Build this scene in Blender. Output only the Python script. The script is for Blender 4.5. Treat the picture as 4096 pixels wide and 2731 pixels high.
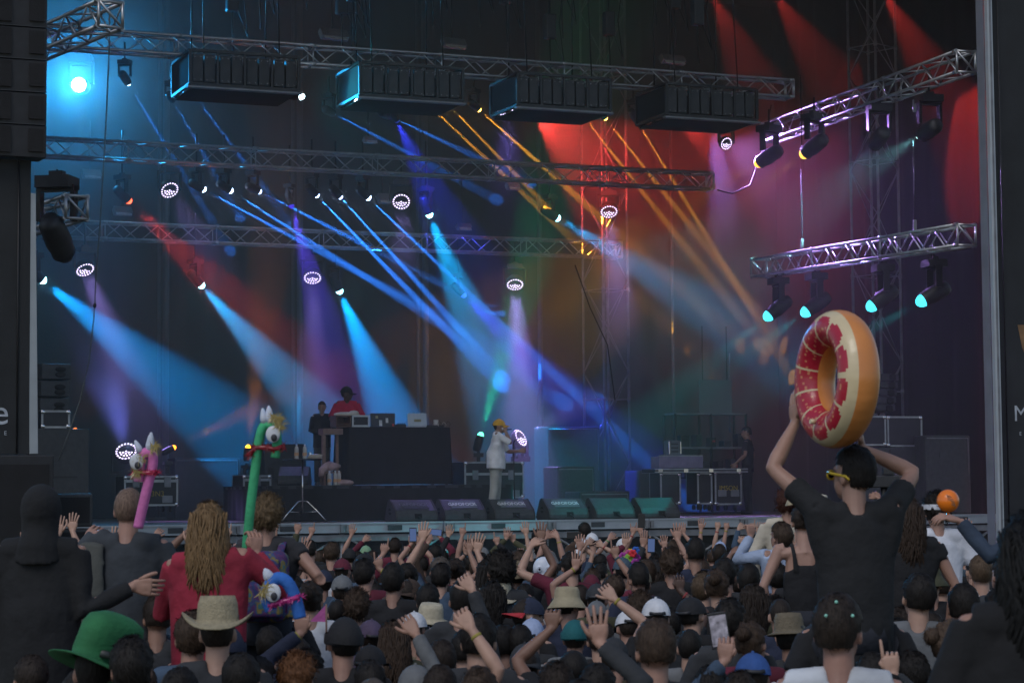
import bpy, bmesh, math, random
from mathutils import Vector, Matrix, Quaternion, noise
random.seed(7)
sc = bpy.context.scene
for o in list(bpy.data.objects):
    bpy.data.objects.remove(o, do_unlink=True)
COL = sc.collection
R = math.radians
V = Vector
# ------------------------------------------------------------------ camera
FPX, PW, PH = 8640.0, 4096, 2731
CAMZ, HORIZON, ROLL = 2.22, 1965.0, 0.008
_p = math.atan((HORIZON - PH / 2) / FPX)
F_ = V((0, math.cos(_p), math.sin(_p)))
_U0 = V((0, -math.sin(_p), math.cos(_p))); _R0 = V((1, 0, 0))
CR = math.cos(ROLL) * _R0 - math.sin(ROLL) * _U0
CU = math.sin(ROLL) * _R0 + math.cos(ROLL) * _U0
CAM = V((0, 0, CAMZ))
cd = bpy.data.cameras.new('camera'); cam = bpy.data.objects.new('camera', cd); COL.objects.link(cam)
cd.sensor_width = 36; cd.lens = 36 * FPX / PW; cd.clip_start = 0.2; cd.clip_end = 500
cam.matrix_world = Matrix(((CR.x, CU.x, -F_.x, 0), (CR.y, CU.y, -F_.y, 0), (CR.z, CU.z, -F_.z, CAMZ), (0, 0, 0, 1)))
cd.dof.use_dof = True; cd.dof.focus_distance = 38.0; cd.dof.aperture_fstop = 9.0
sc.camera = cam
# ------------------------------------------------------------------ world, sun, exposure
SUN_EL, SUN_ROT = R(50), R(205)
w = bpy.data.worlds.new('World'); sc.world = w; w.use_nodes = True
nt = w.node_tree; nt.nodes.clear()
sky = nt.nodes.new('ShaderNodeTexSky'); sky.sky_type = 'NISHITA'; sky.sun_disc = False
sky.sun_elevation = SUN_EL; sky.sun_rotation = SUN_ROT; sky.air_density = 1.0; sky.dust_density = 1.0; sky.ozone_density = 1.0
bg = nt.nodes.new('ShaderNodeBackground'); bg.inputs['Strength'].default_value = 0.11
wo = nt.nodes.new('ShaderNodeOutputWorld')
nt.links.new(sky.outputs[0], bg.inputs[0]); nt.links.new(bg.outputs[0], wo.inputs[0])
sl = bpy.data.lights.new('sun', 'SUN'); sl.energy = 0.85; sl.angle = R(25); sl.color = (1.0, 0.97, 0.94)
so = bpy.data.objects.new('sun', sl); COL.objects.link(so)
_sd = V((math.sin(SUN_ROT) * math.cos(SUN_EL), math.cos(SUN_ROT) * math.cos(SUN_EL), math.sin(SUN_EL)))
so.rotation_euler = _sd.to_track_quat('Z', 'Y').to_euler()
vs = sc.view_settings; vs.view_transform = 'Standard'; vs.look = 'None'; vs.exposure = 0.0; vs.gamma = 1.0; vs.use_curve_mapping = False
sc.render.engine = 'CYCLES'
cy = sc.cycles
cy.use_adaptive_sampling = False; cy.use_denoising = True; cy.max_bounces = 5; cy.diffuse_bounces = 2; cy.glossy_bounces = 2; cy.transmission_bounces = 3; cy.volume_bounces = 0; cy.transparent_max_bounces = 6
cy.sample_clamp_indirect = 4.0; cy.use_light_tree = True; cy.caustics_reflective = False; cy.caustics_refractive = False
# ------------------------------------------------------------------ stage frame and pixel helpers
A = R(22); O = V((0, 38.5, 0))
EU = V((math.cos(A), math.sin(A), 0)); EV = V((-math.sin(A), math.cos(A), 0))
DECK = 1.70
def S(u, v, z): return O + EU * u + EV * v + V((0, 0, z))
def ray(px, py): return F_ + ((px - PW / 2) * CR - (py - PH / 2) * CU) / FPX
def P(px, py, D): return CAM + D * ray(px, py)
def PV(px, py, v):
    d = ray(px, py); return CAM + d * ((v - (CAM - O).dot(EV)) / d.dot(EV))
def PU(px, py, u):
    d = ray(px, py); return CAM + d * ((u - (CAM - O).dot(EU)) / d.dot(EU))
def PZ(px, py, z):
    d = ray(px, py); return CAM + d * ((z - CAM.z) / d.z)
def UV(p): return ((p - O).dot(EU), (p - O).dot(EV), p.z)
# ------------------------------------------------------------------ materials
MATS = {}
def mat(name, col=(.5, .5, .5), rough=.6, metal=0., var=.25, scale=6., bump=0., bscale=None, emit=None, estr=0., alpha=None, spec=.5, objcol=False, trans=0., coat=0., bdist=.02):
    if name in MATS: return MATS[name]
    m = bpy.data.materials.new(name); m.use_nodes = True; MATS[name] = m
    n, l = m.node_tree.nodes, m.node_tree.links
    b = n['Principled BSDF']
    b.inputs['Roughness'].default_value = rough; b.inputs['Metallic'].default_value = metal
    b.inputs['Specular IOR Level'].default_value = spec
    if trans: b.inputs['Transmission Weight'].default_value = trans
    if coat: b.inputs['Coat Weight'].default_value = coat
    tc = n.new('ShaderNodeTexCoord'); tn = n.new('ShaderNodeTexNoise'); tn.inputs['Scale'].default_value = scale; tn.inputs['Detail'].default_value = 5
    l.new(tc.outputs['Object'], tn.inputs['Vector'])
    rp = n.new('ShaderNodeMapRange'); rp.inputs[1].default_value = .3; rp.inputs[2].default_value = .7
    rp.inputs[3].default_value = 1 - var; rp.inputs[4].default_value = 1 + var
    l.new(tn.outputs[0], rp.inputs[0])
    mx = n.new('ShaderNodeVectorMath'); mx.operation = 'MULTIPLY'
    if objcol:
        oi = n.new('ShaderNodeObjectInfo'); l.new(oi.outputs['Color'], mx.inputs[0])
    else: mx.inputs[0].default_value = col
    l.new(rp.outputs[0], mx.inputs[1]); l.new(mx.outputs[0], b.inputs['Base Color'])
    if bump:
        tb = n.new('ShaderNodeTexNoise'); tb.inputs['Scale'].default_value = bscale or scale * 4; tb.inputs['Detail'].default_value = 4
        l.new(tc.outputs['Object'], tb.inputs['Vector'])
        bp = n.new('ShaderNodeBump'); bp.inputs['Strength'].default_value = min(1, bump); bp.inputs['Distance'].default_value = bdist
        l.new(tb.outputs[0], bp.inputs['Height']); l.new(bp.outputs[0], b.inputs['Normal'])
    if emit:
        b.inputs['Emission Color'].default_value = (*emit, 1); b.inputs['Emission Strength'].default_value = estr
    return m
M_BLK = mat('black_metal', (.01, .01, .0115), .45, .0, .3, 8)
M_BLKP = mat('black_plastic', (.022, .022, .025), .5, 0, .25, 10, .1)
M_ALU = mat('aluminium', (.42, .43, .45), .38, .85, .2, 5)
M_ALUD = mat('dull_aluminium', (.22, .225, .24), .55, .5, .25, 4)
M_DRAPE = mat('black_drape', (.0035, .0038, .0045), .95, 0, .4, 1.5, .3, 30)
M_CLOTH = mat('black_cloth', (.009, .009, .0105), .9, 0, .3, 3, .2, 60)
M_DECK = mat('stage_floor', (.16, .12, .10), .45, 0, .3, 2, .1)
M_GREYP = mat('grey_panel', (.04, .043, .047), .6, .1, .25, 6)
M_CHROME = mat('chrome', (.7, .7, .72), .18, 1., .1, 8)
M_CASE = mat('flight_case_black', (.014, .014, .017), .55, 0, .3, 6)
# ------------------------------------------------------------------ mesh builder
class MB:
    def __init__(s): s.v = []; s.f = []; s.m = []; s.sm = []
    def add(s, vs, fs, mi=0, sm=False):
        b = len(s.v); s.v += [tuple(x) for x in vs]
        for f in fs: s.f.append(tuple(i + b for i in f)); s.m.append(mi); s.sm.append(sm)
        return s
    def box(s, c, d, mi=0, rot=None, taper=1.0):
        x, y, z = d[0] / 2, d[1] / 2, d[2] / 2
        vs = [V((a * x * (taper if k > 0 else 1), b * y * (taper if k > 0 else 1), k * z)) for k in (-1, 1) for b in (-1, 1) for a in (-1, 1)]
        if rot is not None: vs = [rot @ q for q in vs]
        c = V(c)
        return s.add([q + c for q in vs], [(0, 2, 3, 1), (4, 5, 7, 6), (0, 1, 5, 4), (2, 6, 7, 3), (0, 4, 6, 2), (1, 3, 7, 5)], mi)
    def tube(s, pts, rad, n=8, mi=0, cap=True, sm=True, ell=None, up=None):
        pts = [V(p) for p in pts]; k = len(pts)
        if not hasattr(rad, '__len__'): rad = [rad] * k
        vs = []; prev = None
        for i, p in enumerate(pts):
            t = (pts[min(i + 1, k - 1)] - pts[max(i - 1, 0)])
            if t.length < 1e-9: t = V((0, 0, 1))
            t.normalize()
            if prev is None:
                a = V(up) if up is not None else (V((0, 0, 1)) if abs(t.z) < .9 else V((1, 0, 0)))
                x = a.cross(t)
                if x.length < 1e-6: x = V((0, 1, 0)).cross(t)
                x.normalize()
            else:
                x = prev - t * prev.dot(t)
                if x.length < 1e-6: x = V((1, 0, 0)).cross(t)
                x.normalize()
            prev = x; y = t.cross(x)
            r = rad[i]; ra, rb = (r, r) if not hasattr(r, '__len__') else r
            for j in range(n):
                an = 2 * math.pi * j / n
                vs.append(p + x * (ra * math.cos(an)) + y * (rb * math.sin(an)))
        fs = [(i * n + j, i * n + (j + 1) % n, (i + 1) * n + (j + 1) % n, (i + 1) * n + j) for i in range(k - 1) for j in range(n)]
        s.add(vs, fs, mi, sm)
        if cap:
            b = len(s.v) - len(vs)
            s.f.append(tuple(b + j for j in range(n))[::-1]); s.m.append(mi); s.sm.append(False)
            s.f.append(tuple(b + (k - 1) * n + j for j in range(n))); s.m.append(mi); s.sm.append(False)
        return s
    def bar(s, a, b, r, n=6, mi=0): return s.tube([a, b], r, n, mi)
    def ell(s, c, r, n=12, k=8, mi=0, rot=None):
        c = V(c); r = r if hasattr(r, '__len__') else (r, r, r); vs = []; fs = []
        for i in range(k + 1):
            th = math.pi * i / k
            for j in range(n):
                ph = 2 * math.pi * j / n
                q = V((r[0] * math.sin(th) * math.cos(ph), r[1] * math.sin(th) * math.sin(ph), r[2] * math.cos(th)))
                if rot is not None: q = rot @ q
                vs.append(c + q)
        for i in range(k):
            for j in range(n): fs.append((i * n + j, (i + 1) * n + j, (i + 1) * n + (j + 1) % n, i * n + (j + 1) % n))
        return s.add(vs, fs, mi, True)
    def lathe(s, prof, n=20, mi=0, c=(0, 0, 0), rot=None, sm=True):
        c = V(c); vs = []; k = len(prof)
        for r_, z_ in prof:
            for j in range(n):
                q = V((r_ * math.cos(2 * math.pi * j / n), r_ * math.sin(2 * math.pi * j / n), z_))
                vs.append(c + (rot @ q if rot is not None else q))
        fs = [(i * n + j, i * n + (j + 1) % n, (i + 1) * n + (j + 1) % n, (i + 1) * n + j) for i in range(k - 1) for j in range(n)]
        return s.add(vs, fs, mi, sm)
    def prism(s, poly, y0, y1, mi=0):     # polygon in xz extruded along y
        n = len(poly)
        vs = [(x, y0, z) for x, z in poly] + [(x, y1, z) for x, z in poly]
        fs = [tuple(range(n)), tuple(range(2 * n - 1, n - 1, -1))] + [(i, i + n, (i + 1) % n + n, (i + 1) % n) for i in range(n)]
        return s.add(vs, fs, mi)
    def mesh(s, name, mats):
        me = bpy.data.meshes.new(name); me.from_pydata(s.v, [], s.f)
        for m_ in (mats if isinstance(mats, (list, tuple)) else [mats]): me.materials.append(m_)
        me.polygons.foreach_set('material_index', s.m); me.polygons.foreach_set('use_smooth', s.sm)
        bm = bmesh.new(); bm.from_mesh(me); bmesh.ops.recalc_face_normals(bm, faces=bm.faces); bm.to_mesh(me); bm.free()
        me.update(); return me
    def build(s, name, mats, parent=None, **kw): return link(name, s.mesh(name, mats), parent, **kw)
def link(name, data, parent=None, loc=None, rot=None, scale=None):
    o = bpy.data.objects.new(name, data); COL.objects.link(o)
    if parent is not None: o.parent = parent
    if loc is not None: o.location = loc
    if rot is not None:
        if isinstance(rot, Quaternion): o.rotation_mode = 'QUATERNION'; o.rotation_quaternion = rot
        else: o.rotation_euler = rot
    if scale is not None: o.scale = scale if hasattr(scale, '__len__') else (scale,) * 3
    return o
def tag(o, label=None, cat=None, group=None, kind=None):
    if label: o['label'] = label
    if cat: o['category'] = cat
    if group: o['group'] = group
    if kind: o['kind'] = kind
    return o
def thing(name, label, cat, loc=(0, 0, 0), rz=0., group=None):
    o = link(name, None, None, loc, (0, 0, rz)); o.empty_display_size = .1
    return tag(o, label, cat, group)
def copy_tree(o, parent=None):
    c = o.copy(); COL.objects.link(c); c.parent = parent
    for ch in list(o.children): copy_tree(ch, c)
    return c
def bevel(o, w=.01, seg=2):
    m = o.modifiers.new('bevel', 'BEVEL'); m.width = w; m.segments = seg; m.limit_method = 'ANGLE'
    return o
def text_mesh(txt, size, mat_, depth=.003, font_scale_x=1.0, shear=0., bold=0.):
    cu = bpy.data.curves.new('t', 'FONT'); cu.body = txt; cu.size = size; cu.extrude = depth; cu.align_x = 'CENTER'; cu.align_y = 'CENTER'; cu.shear = shear; cu.offset = bold
    cu.space_character = 1.0
    ob = bpy.data.objects.new('t', cu); COL.objects.link(ob)
    dg = bpy.context.evaluated_depsgraph_get(); me = bpy.data.meshes.new_from_object(ob.evaluated_get(dg))
    bpy.data.objects.remove(ob); bpy.data.curves.remove(cu)
    for v in me.vertices: v.co.x *= font_scale_x
    me.materials.clear(); me.materials.append(mat_)
    return me
HAZE_D = 0.006
SMOKE_D = 0.036
LAMPK = 9.0
# ================================================================== setting: ground, deck, drapes, roof
mb = MB(); mb.add([(-90, -30, 0), (90, -30, 0), (90, 130, 0), (-90, 130, 0)], [(0, 1, 2, 3)])
tag(mb.build('ground', mat('trampled_grass', (.07, .065, .035), .95, 0, .5, 1.5, .6, 8)), kind='structure')
UL, UR = -9.3, 10.6
def stage_obj(name, mb_, mats, parent=None, rz=0.):
    return mb_.build(name, mats, parent)
def sbox(m, u0, u1, v0, v1, z0, z1, mi=0):
    vs = [S(u, v, z) for z in (z0, z1) for v in (v0, v1) for u in (u0, u1)]
    return m.add(vs, [(0, 2, 3, 1), (4, 5, 7, 6), (0, 1, 5, 4), (2, 6, 7, 3), (0, 4, 6, 2), (1, 3, 7, 5)], mi)
stage = thing('stage', 'wide concert stage deck with grey aluminium front edge', 'stage', S(0, 0, 0), A)
inv = Matrix.Rotation(-A, 4, 'Z') @ Matrix.Translation(-S(0, 0, 0))
def spart(name, m, mats, parent):      # stage-space mesh under the stage empty
    m.v = [tuple(inv @ V(q)) for q in m.v]; return m.build(name, mats, parent)
for i in range(10):       # deck boards in bays of about 2 m
    u0 = UL + i * (UR - UL) / 10; u1 = UL + (i + 1) * (UR - UL) / 10 - .012
    m = MB(); sbox(m, u0, u1, .02, 11.4, DECK - .12, DECK); spart('deck_panel', m, M_DECK, stage)
M_EDGE = mat('deck_edge_alu', (.36, .40, .44), .55, .35, .15, 2.5, .15, 20)
for i in range(5):
    u0 = UL + i * (UR - UL) / 5; u1 = u0 + (UR - UL) / 5 - .02
    m = MB(); sbox(m, u0, u1, -.06, .0, DECK - .145, DECK + .002); sbox(m, u0, u1, -.075, -.06, DECK - .02, DECK + .012); sbox(m, u0, u1, -.07, -.06, DECK - .165, DECK - .135)
    spart('edge_beam', m, M_EDGE, stage)
    m = MB(); sbox(m, u0, u1, -.03, .02, DECK - .31, DECK - .20); spart('lower_rail', m, M_ALUD, stage)
for i in range(21):
    u = UL + .3 + i * (UR - UL - .6) / 20
    m = MB()
    if i % 2 == 0:
        sbox(m, u - .03, u + .03, -.12, -.078, DECK - .15, DECK - .03); sbox(m, u + .07, u + .13, -.12, -.078, DECK - .15, DECK - .03); sbox(m, u - .03, u + .13, -.1, -.078, DECK - .05, DECK - .02)
        spart('bracket', m, M_ALUD, stage)
    else:
        sbox(m, u - .13, u + .13, -.08, -.061, DECK - .13, DECK - .04); spart('edge_socket', m, mat('socket_dark', (.03, .035, .04), .7), stage)
for i in range(11):
    u = UL + .4 + i * (UR - UL - .8) / 10
    m = MB(); m.bar(S(u, .05, 0), S(u, .05, DECK - .13), .045, 8); spart('leg', m, M_ALUD, stage)
    m = MB()
    if i < 10:
        u2 = UL + .4 + (i + 1) * (UR - UL - .8) / 10
        m.bar(S(u, 0, DECK - .2), S((u + u2) / 2, -.0, DECK - .75), .024); m.bar(S(u2, 0, DECK - .2), S((u + u2) / 2, 0, DECK - .75), .024)
        m.bar(S(u, .0, .2), S(u2, .0, .2), .024)
        spart('brace', m, M_ALUD, stage)
def drape(name, p0, p1, z0, z1, fold=.12, n=160, mat_=M_DRAPE, label=None, parent=None, seed=0):
    m = MB(); d = (p1 - p0); L = d.length; d.normalize(); nn = V((-d.y, d.x, 0)); vs = []
    for k in range(5):
        z = z0 + (z1 - z0) * k / 4
        for i in range(n + 1):
            t = i / n; q = fold * (math.sin(t * L * 7 + 2.0 * noise.noise((t * L * .7, seed, k * .3))) * .5 + noise.noise((t * L * 2.1, seed + 3, k * .2)))
            p = p0 + d * (t * L) + nn * q; vs.append((p.x, p.y, z))
    w_ = n + 1
    m.add(vs, [(k * w_ + i, k * w_ + i + 1, (k + 1) * w_ + i + 1, (k + 1) * w_ + i) for k in range(4) for i in range(n)], 0, True)
    o = m.build(name, mat_, parent)
    if label: tag(o, label, 'curtain')
    return o
drape('back_curtain', S(-15, 11.6, 0), S(14, 11.6, 0), DECK - 1.6, 14.3, .1, 300, label='full height black cloth curtain hung behind the stage')
drape('side_curtain', S(11.6, 11.2, 0), S(11.6, 1.5, 0), .0, 14.3, .09, 100, label='black side curtain behind the lattice tower and inflatable ring', seed=5)
drape('side_curtain', S(-12.5, 11.2, 0), S(-12.5, -2, 0), .0, 14.3, .09, 100, label='black side curtain beside the shaved head man and speaker stacks', seed=8)
drape('stage_skirt', S(UL + .2, .35, 0), S(UR - .2, .35, 0), .0, DECK - .17, .05, 200, M_CLOTH, label='black cloth skirt under the front edge of the stage', seed=9)
m = MB(); sbox(m, -16, 15, -6.4, 12.4, 14.4, 14.55)  # unseen roof, front edge carried forward to keep daylight off the stage
tag(m.build('stage_roof', mat('roof_cloth', (.02, .02, .022), .9)), 'black cloth roof canopy out of view above the stage, extended forward for shade', 'roof')
# ------------------------------------------------------------------ trusses
def truss(name, a, b, s, label, group=None, rc=.026, rl=.013, up=V((0, 0, 1)), cell=None, mats=(M_ALU, M_ALU), endframe=True, roll=0., cat='truss'):
    a, b = V(a), V(b); L = (b - a).length; d = (b - a) / L
    x = d.cross(up).normalized(); y = x.cross(d).normalized()
    if roll: q = Quaternion(d, roll); x = q @ x; y = q @ y
    t = thing(name, label, cat, a, 0, group)
    cs = [(x * i + y * j) * (s / 2) for i, j in ((-1, -1), (1, -1), (1, 1), (-1, 1))]
    for c in cs:
        mm = MB(); mm.tube([c, c + d * L], rc, 10); k = max(1, round(L / 2.5))
        for i in range(k + 1):
            q = min(max(L * i / k, .05), L - .05); mm.tube([c + d * (q - .05), c + d * (q + .05)], rc * 1.35, 10)
        mm.build('chord', mats[0], t)
    cell = cell or s * 1.15; n = max(2, round(L / cell)); mm = MB()
    for f in range(4):
        c0, c1 = cs[f], cs[(f + 1) % 4]
        for i in range(n):
            p, q = (c0, c1) if (i + (f % 2)) % 2 == 0 else (c1, c0)
            mm.tube([p + d * (L * i / n), q + d * (L * (i + 1) / n)], rl, 6)
        k = max(1, round(L / 2.5))
        for i in range(k + 1):
            mm.tube([c0 + d * min(max(L * i / k, .02), L - .02), c1 + d * min(max(L * i / k, .02), L - .02)], rl, 6)
    tag(mm.build('lattice', mats[1], t), kind='stuff')
    if endframe:
        for e, q in enumerate((0., L)):
            mm = MB()
            for f in range(4): mm.tube([cs[f] + d * q, cs[(f + 1) % 4] + d * q], rl * 1.6, 8)
            mm.tube([cs[0] + d * q, cs[2] + d * q], rl * 1.4, 8)
            mm.build('end_frame', mats[0], t)
    return t
truss('roof_truss', S(-8.3, 1, 10.0), S(6.3, 1, 10.0), .33, 'aluminium box truss above the front row of dark light pods')
truss('roof_truss', S(-8.4, 5, 8.75), S(6.6, 5, 8.75), .34, 'dim aluminium truss behind the light pods, above the row of blue beams')
truss('roof_truss', S(-7.9, 9, 7.7), S(6.3, 9, 7.7), .34, 'faint rear truss crossed by the blue beams, in front of back curtain')
truss('side_truss', S(7.1, 3.3, 9.55), S(6.6, -4.6, 9.52), .36, 'violet lit side truss holding amber and white lamps beside tall corner post', rc=.028, rl=.014)
truss('side_truss', S(7.3, 4.2, 6.85), S(7.0, -3.9, 6.62), .36, 'short violet lit truss with four teal lamps below it', rc=.028, rl=.014)
truss('side_truss', S(-9.3, .5, 6.45), S(-8.55, -4.2, 6.42), .33, 'side truss end above the hanging black moving head by the pale post', rc=.028, rl=.015)
truss('side_truss', S(-9.6, .5, 9.1), S(-8.35, -5.6, 9.0), .36, 'high side truss end above the dazzling blue-white lamp', rc=.028, rl=.015)
truss('tower', S(5.9, 8.9, DECK + .1), S(5.9, 8.9, 14.2), .72, 'rear lattice tower behind the amber beams, left of the crew flight cases', up=V((.8, .6, 0)), cell=1.0, mats=(M_ALUD, M_ALUD), rc=.03, rl=.012, cat='tower')
truss('tower', S(10.15, 4.2, DECK + .1), S(10.15, 4.2, 14.2), .72, 'lattice tower behind the inflatable ring and teal lamps', up=V((.72, .69, 0)), cell=1.0, mats=(M_ALUD, M_ALUD), rc=.03, rl=.012, cat='tower')
POSTS = [(636, 11.1, .035), (664, 11.0, .07), (1172, 11.1, .035), (1200, 11.0, .07), (1672, 11.1, .035), (1702, 11.0, .07), (2160, 11.0, .06), (2690, 11.0, .04), (3350, 10.5, .05), (3712, 6.5, .06), (3752, 6.4, .05)]
for i, (px, v, r_) in enumerate(POSTS):
    u = UV(PV(px, 1200, v))[0]; t = thing('scaffold_post', ('slim' if r_ < .045 else 'broad') + ' grey upright post against the back curtain, ' + ('above the pink noodle', 'above the pink noodle', 'above the tripod table', 'above the tripod table', 'above the silver laptop', 'above the silver laptop', 'just right of the singer', 'above the keyboard table')[i] if i < 8 else 'grey upright post by the side curtain, ' + ('left of the lattice tower', 'right of the lattice tower', 'right of the lattice tower')[i - 8], 'post', S(u, v, DECK), A, 'upright posts along the curtains')
    MB().tube([(0, 0, 0), (0, 0, 12.5)], r_, 10).build('tube', mat('post_grey', (.06, .062, .068), .6), t); MB().box((0, 0, .012), (r_ * 4, r_ * 4, .02)).build('base_plate', M_ALUD, t)
for px, py, D_, (sx, sz), lb in ((1335, 140, 45, (.62, .22), 'flat work light above the second light pod'), (1815, 175, 46, (.55, .2), 'flat work light above the gap right of the second pod'), (2690, 240, 47, (.6, .18), 'flat work light above the fourth light pod'),
        (365, 697, 47, (.42, .17), 'pale flat work light right of the dazzling lamp'), (490, 845, 47.5, (.42, .17), 'pale flat work light under the red lamp'), (1535, 795, 48, (.3, .2), 'pale flat work light left of round LED wash'), (1855, 908, 49, (.35, .12), 'faint flat work light above the rear truss'), (1480, 560, 46, (.3, .1), 'small pale work light under the second pod'), (2050, 745, 47, (.3, .15), 'faint work light below middle truss among amber beams')):
    t = thing('work_light', lb, 'work light', P(px, py, D_), A + R(8))
    bevel(MB().box((0, 0, 0), (sx, .14, sz), rot=Matrix.Rotation(R(-35), 3, 'X')).build('housing', M_ALUD, t), .01)
    bevel(MB().box((0, -.09, -.05), (sx * .85, .012, sz * .7), rot=Matrix.Rotation(R(-35), 3, 'X')).build('glass', mat('lamp_glass', (.5, .52, .55), .3), t), .003)
    MB().tube([(0, .08, .02), (0, .1, 1.2)], .015, 6).build('drop_pipe', M_BLK, t)
# ------------------------------------------------------------------ light pods
def pod(px0, px1, label, nl):
    u0, u1 = UV(PV(px0, 330, 0))[0], UV(PV(px1, 330, 0))[0]; W = u1 - u0; z0, z1 = 9.17, 9.75; dep = 1.3
    t = thing('light_pod', label, 'light rig', S(u0, 0, z0), A, 'dark light pods hung under the front truss')
    h = z1 - z0; m = MB(); b = .05
    for x in (0, W):
        for y in (0, dep): m.box((x, y, h / 2), (b, b, h))
    for z in (0, h):
        for y in (0, dep): m.box((W / 2, y, z), (W - b, b, b))
        for x in (0, W): m.box((x, dep / 2, z), (b, dep - b, b))
    for k in range(1, 4): m.box((W * k / 4, 0, h / 2), (b * .8, b * .8, h - b))
    m.build('frame', M_BLK, t)
    me = None
    for k in range(8):
        pw = W / 8 * .74; x = W * (int(k / 2) / 4) + W / 4 * ((.3, .74)[k % 2]);
        if me is None:
            mm = MB(); mm.box((0, 0, 0), (pw, .12, h * .8))
            for sx in (-.3, .3):
                for sz in (-.36, .34): mm.ell((sx * pw, -.065, sz * h * .95), .013, 6, 4, 1)
            me = mm.mesh('panel', [M_GREYP, M_CHROME])
        link('panel', me, t, (x, .1, h * .5))
    # underside bars and side plates
    for k in range(3): MB().box((W / 2, dep * (k + .6) / 3, -.03), (W - .1, .08, .04)).build('cross_bar', M_BLK, t)
    MB().box((W / 2, dep * .5, -.062), (W - .06, dep * .9, .02)).build('tray', M_CLOTH, t)
    MB().box((0, dep * .5, h * .5), (.02, dep * .9, h * .85)).build('side_plate', M_CLOTH, t)
    MB().box((W / 2, dep * .55, h * .55), (W * .8, .5, h * .5)).build('dimmer_box', M_BLKP, t)
    MB().box((W / 2, .0, -.055), (W + .1, .14, .03)).build('front_strip', M_ALUD, t)
    for x in (W * .15, W * .85):
        for y in (.2, dep - .2): MB().tube([(x, y, h), (x, y + (1 - y) * .5, h + 4.5)], .012, 6).build('hanging_chain', M_BLK, t)
    return t
pod(760, 1195, 'light pod of grey panels beside the dazzling blue-white lamp', 3); pod(1440, 1850, 'light pod with cyan lit left corner and amber lamps below', 3)
pod(2070, 2440, 'light pod with a red lamp at its left corner', 3); pod(2665, 3025, 'light pod next to violet lit side truss', 3)
# dark hoists and cables above the trusses
random.seed(3)
for i in range(16):
    px = random.uniform(900, 3050); v = random.uniform(.6, 4); u = UV(PV(px, 100, v))[0]; zz = random.uniform(11.2, 12.4)
    t = thing('chain_hoist', 'black motor chain hoist hanging above the trusses', 'hoist', S(u, v, zz), A, 'chain hoists in the dark roof')
    bevel(MB().box((0, 0, 0), (.22, .2, .5)).build('motor', M_BLKP, t), .03); MB().tube([(0, 0, .25), (0, 0, 14.38 - zz)], .02, 6).build('chain', M_BLK, t)
    MB().tube([(0, 0, -.25), (.02, 0, -1.0)], .014, 6).build('hook_chain', M_BLK, t)
    MB().tube([(.1, 0, -.2), (.3, 0, -.7), (.25, .1, .1), (.4, .1, 1.2)], .012, 6).build('cable', M_BLK, t)
# ================================================================== stage haze
m = MB(); sbox(m, -24, 20, -6.7, 13.2, -1.0, 17)
M_HAZE = bpy.data.materials.new('stage_haze'); M_HAZE.use_nodes = True
_n, _l = M_HAZE.node_tree.nodes, M_HAZE.node_tree.links; _n.clear()
_o = _n.new('ShaderNodeOutputMaterial'); _pv = _n.new('ShaderNodeVolumePrincipled'); _pv.inputs['Density'].default_value = HAZE_D
_pv.inputs['Color'].default_value = (.9, .92, .95, 1); _pv.inputs['Anisotropy'].default_value = .0
M_HAZE.cycles.volume_sampling = 'EQUIANGULAR'
_l.new(_pv.outputs[0], _o.inputs['Volume'])
tag(m.build('haze', M_HAZE), 'thin haze hanging over the whole stage and its wings', 'haze', kind='stuff')
m = MB(); sbox(m, -12.3, 11.4, 5.9, 11.42, DECK + .01, 14.34)
M_SMOKE = M_HAZE.copy(); M_SMOKE.name = 'stage_smoke'; M_SMOKE.cycles.volume_sampling = 'EQUIANGULAR'
for _q in M_SMOKE.node_tree.nodes:
    if _q.type == 'PRINCIPLED_VOLUME': _q.inputs['Density'].default_value = SMOKE_D
tag(m.build('smoke', M_SMOKE), 'theatrical smoke drifting across the rear of the stage', 'smoke', kind='stuff')
# ================================================================== lamps
_hm = MB(); _hm.lathe([(0, -.42), (.08, -.42), (.105, -.36), (.115, -.15), (.1, -.05), (.105, .0), (.095, .0), (.09, -.03), (0, -.03)], 18)
ME_HEAD = _hm.mesh('head', M_BLKP)
_lm = MB(); _lm.lathe([(0, .1), (.03, .095), (.06, .072), (.083, .03), (.09, -.01)], 18); LENSV = (_lm.v, _lm.f, _lm.sm)
def lens_mesh(mat_):
    q = MB(); q.add(*[LENSV[0], LENSV[1]], 0, True); return q.mesh('lens', mat_)
ME_BASE = MB().box((0, 0, 0), (.3, .26, .1)).box((0, 0, .07), (.12, .08, .06)).mesh('base', M_BLKP)
_y = MB(); _y.box((-.15, 0, -.16), (.035, .09, .3)).box((.15, 0, -.16), (.035, .09, .3)).box((0, 0, -.03), (.335, .1, .05)); ME_YOKE = _y.mesh('yoke', M_BLK)
LENS = {}
def lensmat(col, s):
    k = (tuple(col), s)
    if k not in LENS: LENS[k] = lens_mesh(mat('lens_%d' % len(LENS), (.02, .02, .02), .3, emit=col, estr=s))
    return LENS[k]
def spot(parent, loc, d, col, power, angle, blend=.35, rad=.05):
    ld = bpy.data.lights.new('spot', 'SPOT'); ld.energy = power; ld.color = col; ld.spot_size = R(angle); ld.spot_blend = blend; ld.shadow_soft_size = rad
    o = bpy.data.objects.new('spot', ld); COL.objects.link(o); o.parent = parent; o.location = loc
    o.rotation_mode = 'QUATERNION'; o.rotation_quaternion = (-d).to_track_quat('Z', 'Y'); return o
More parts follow.
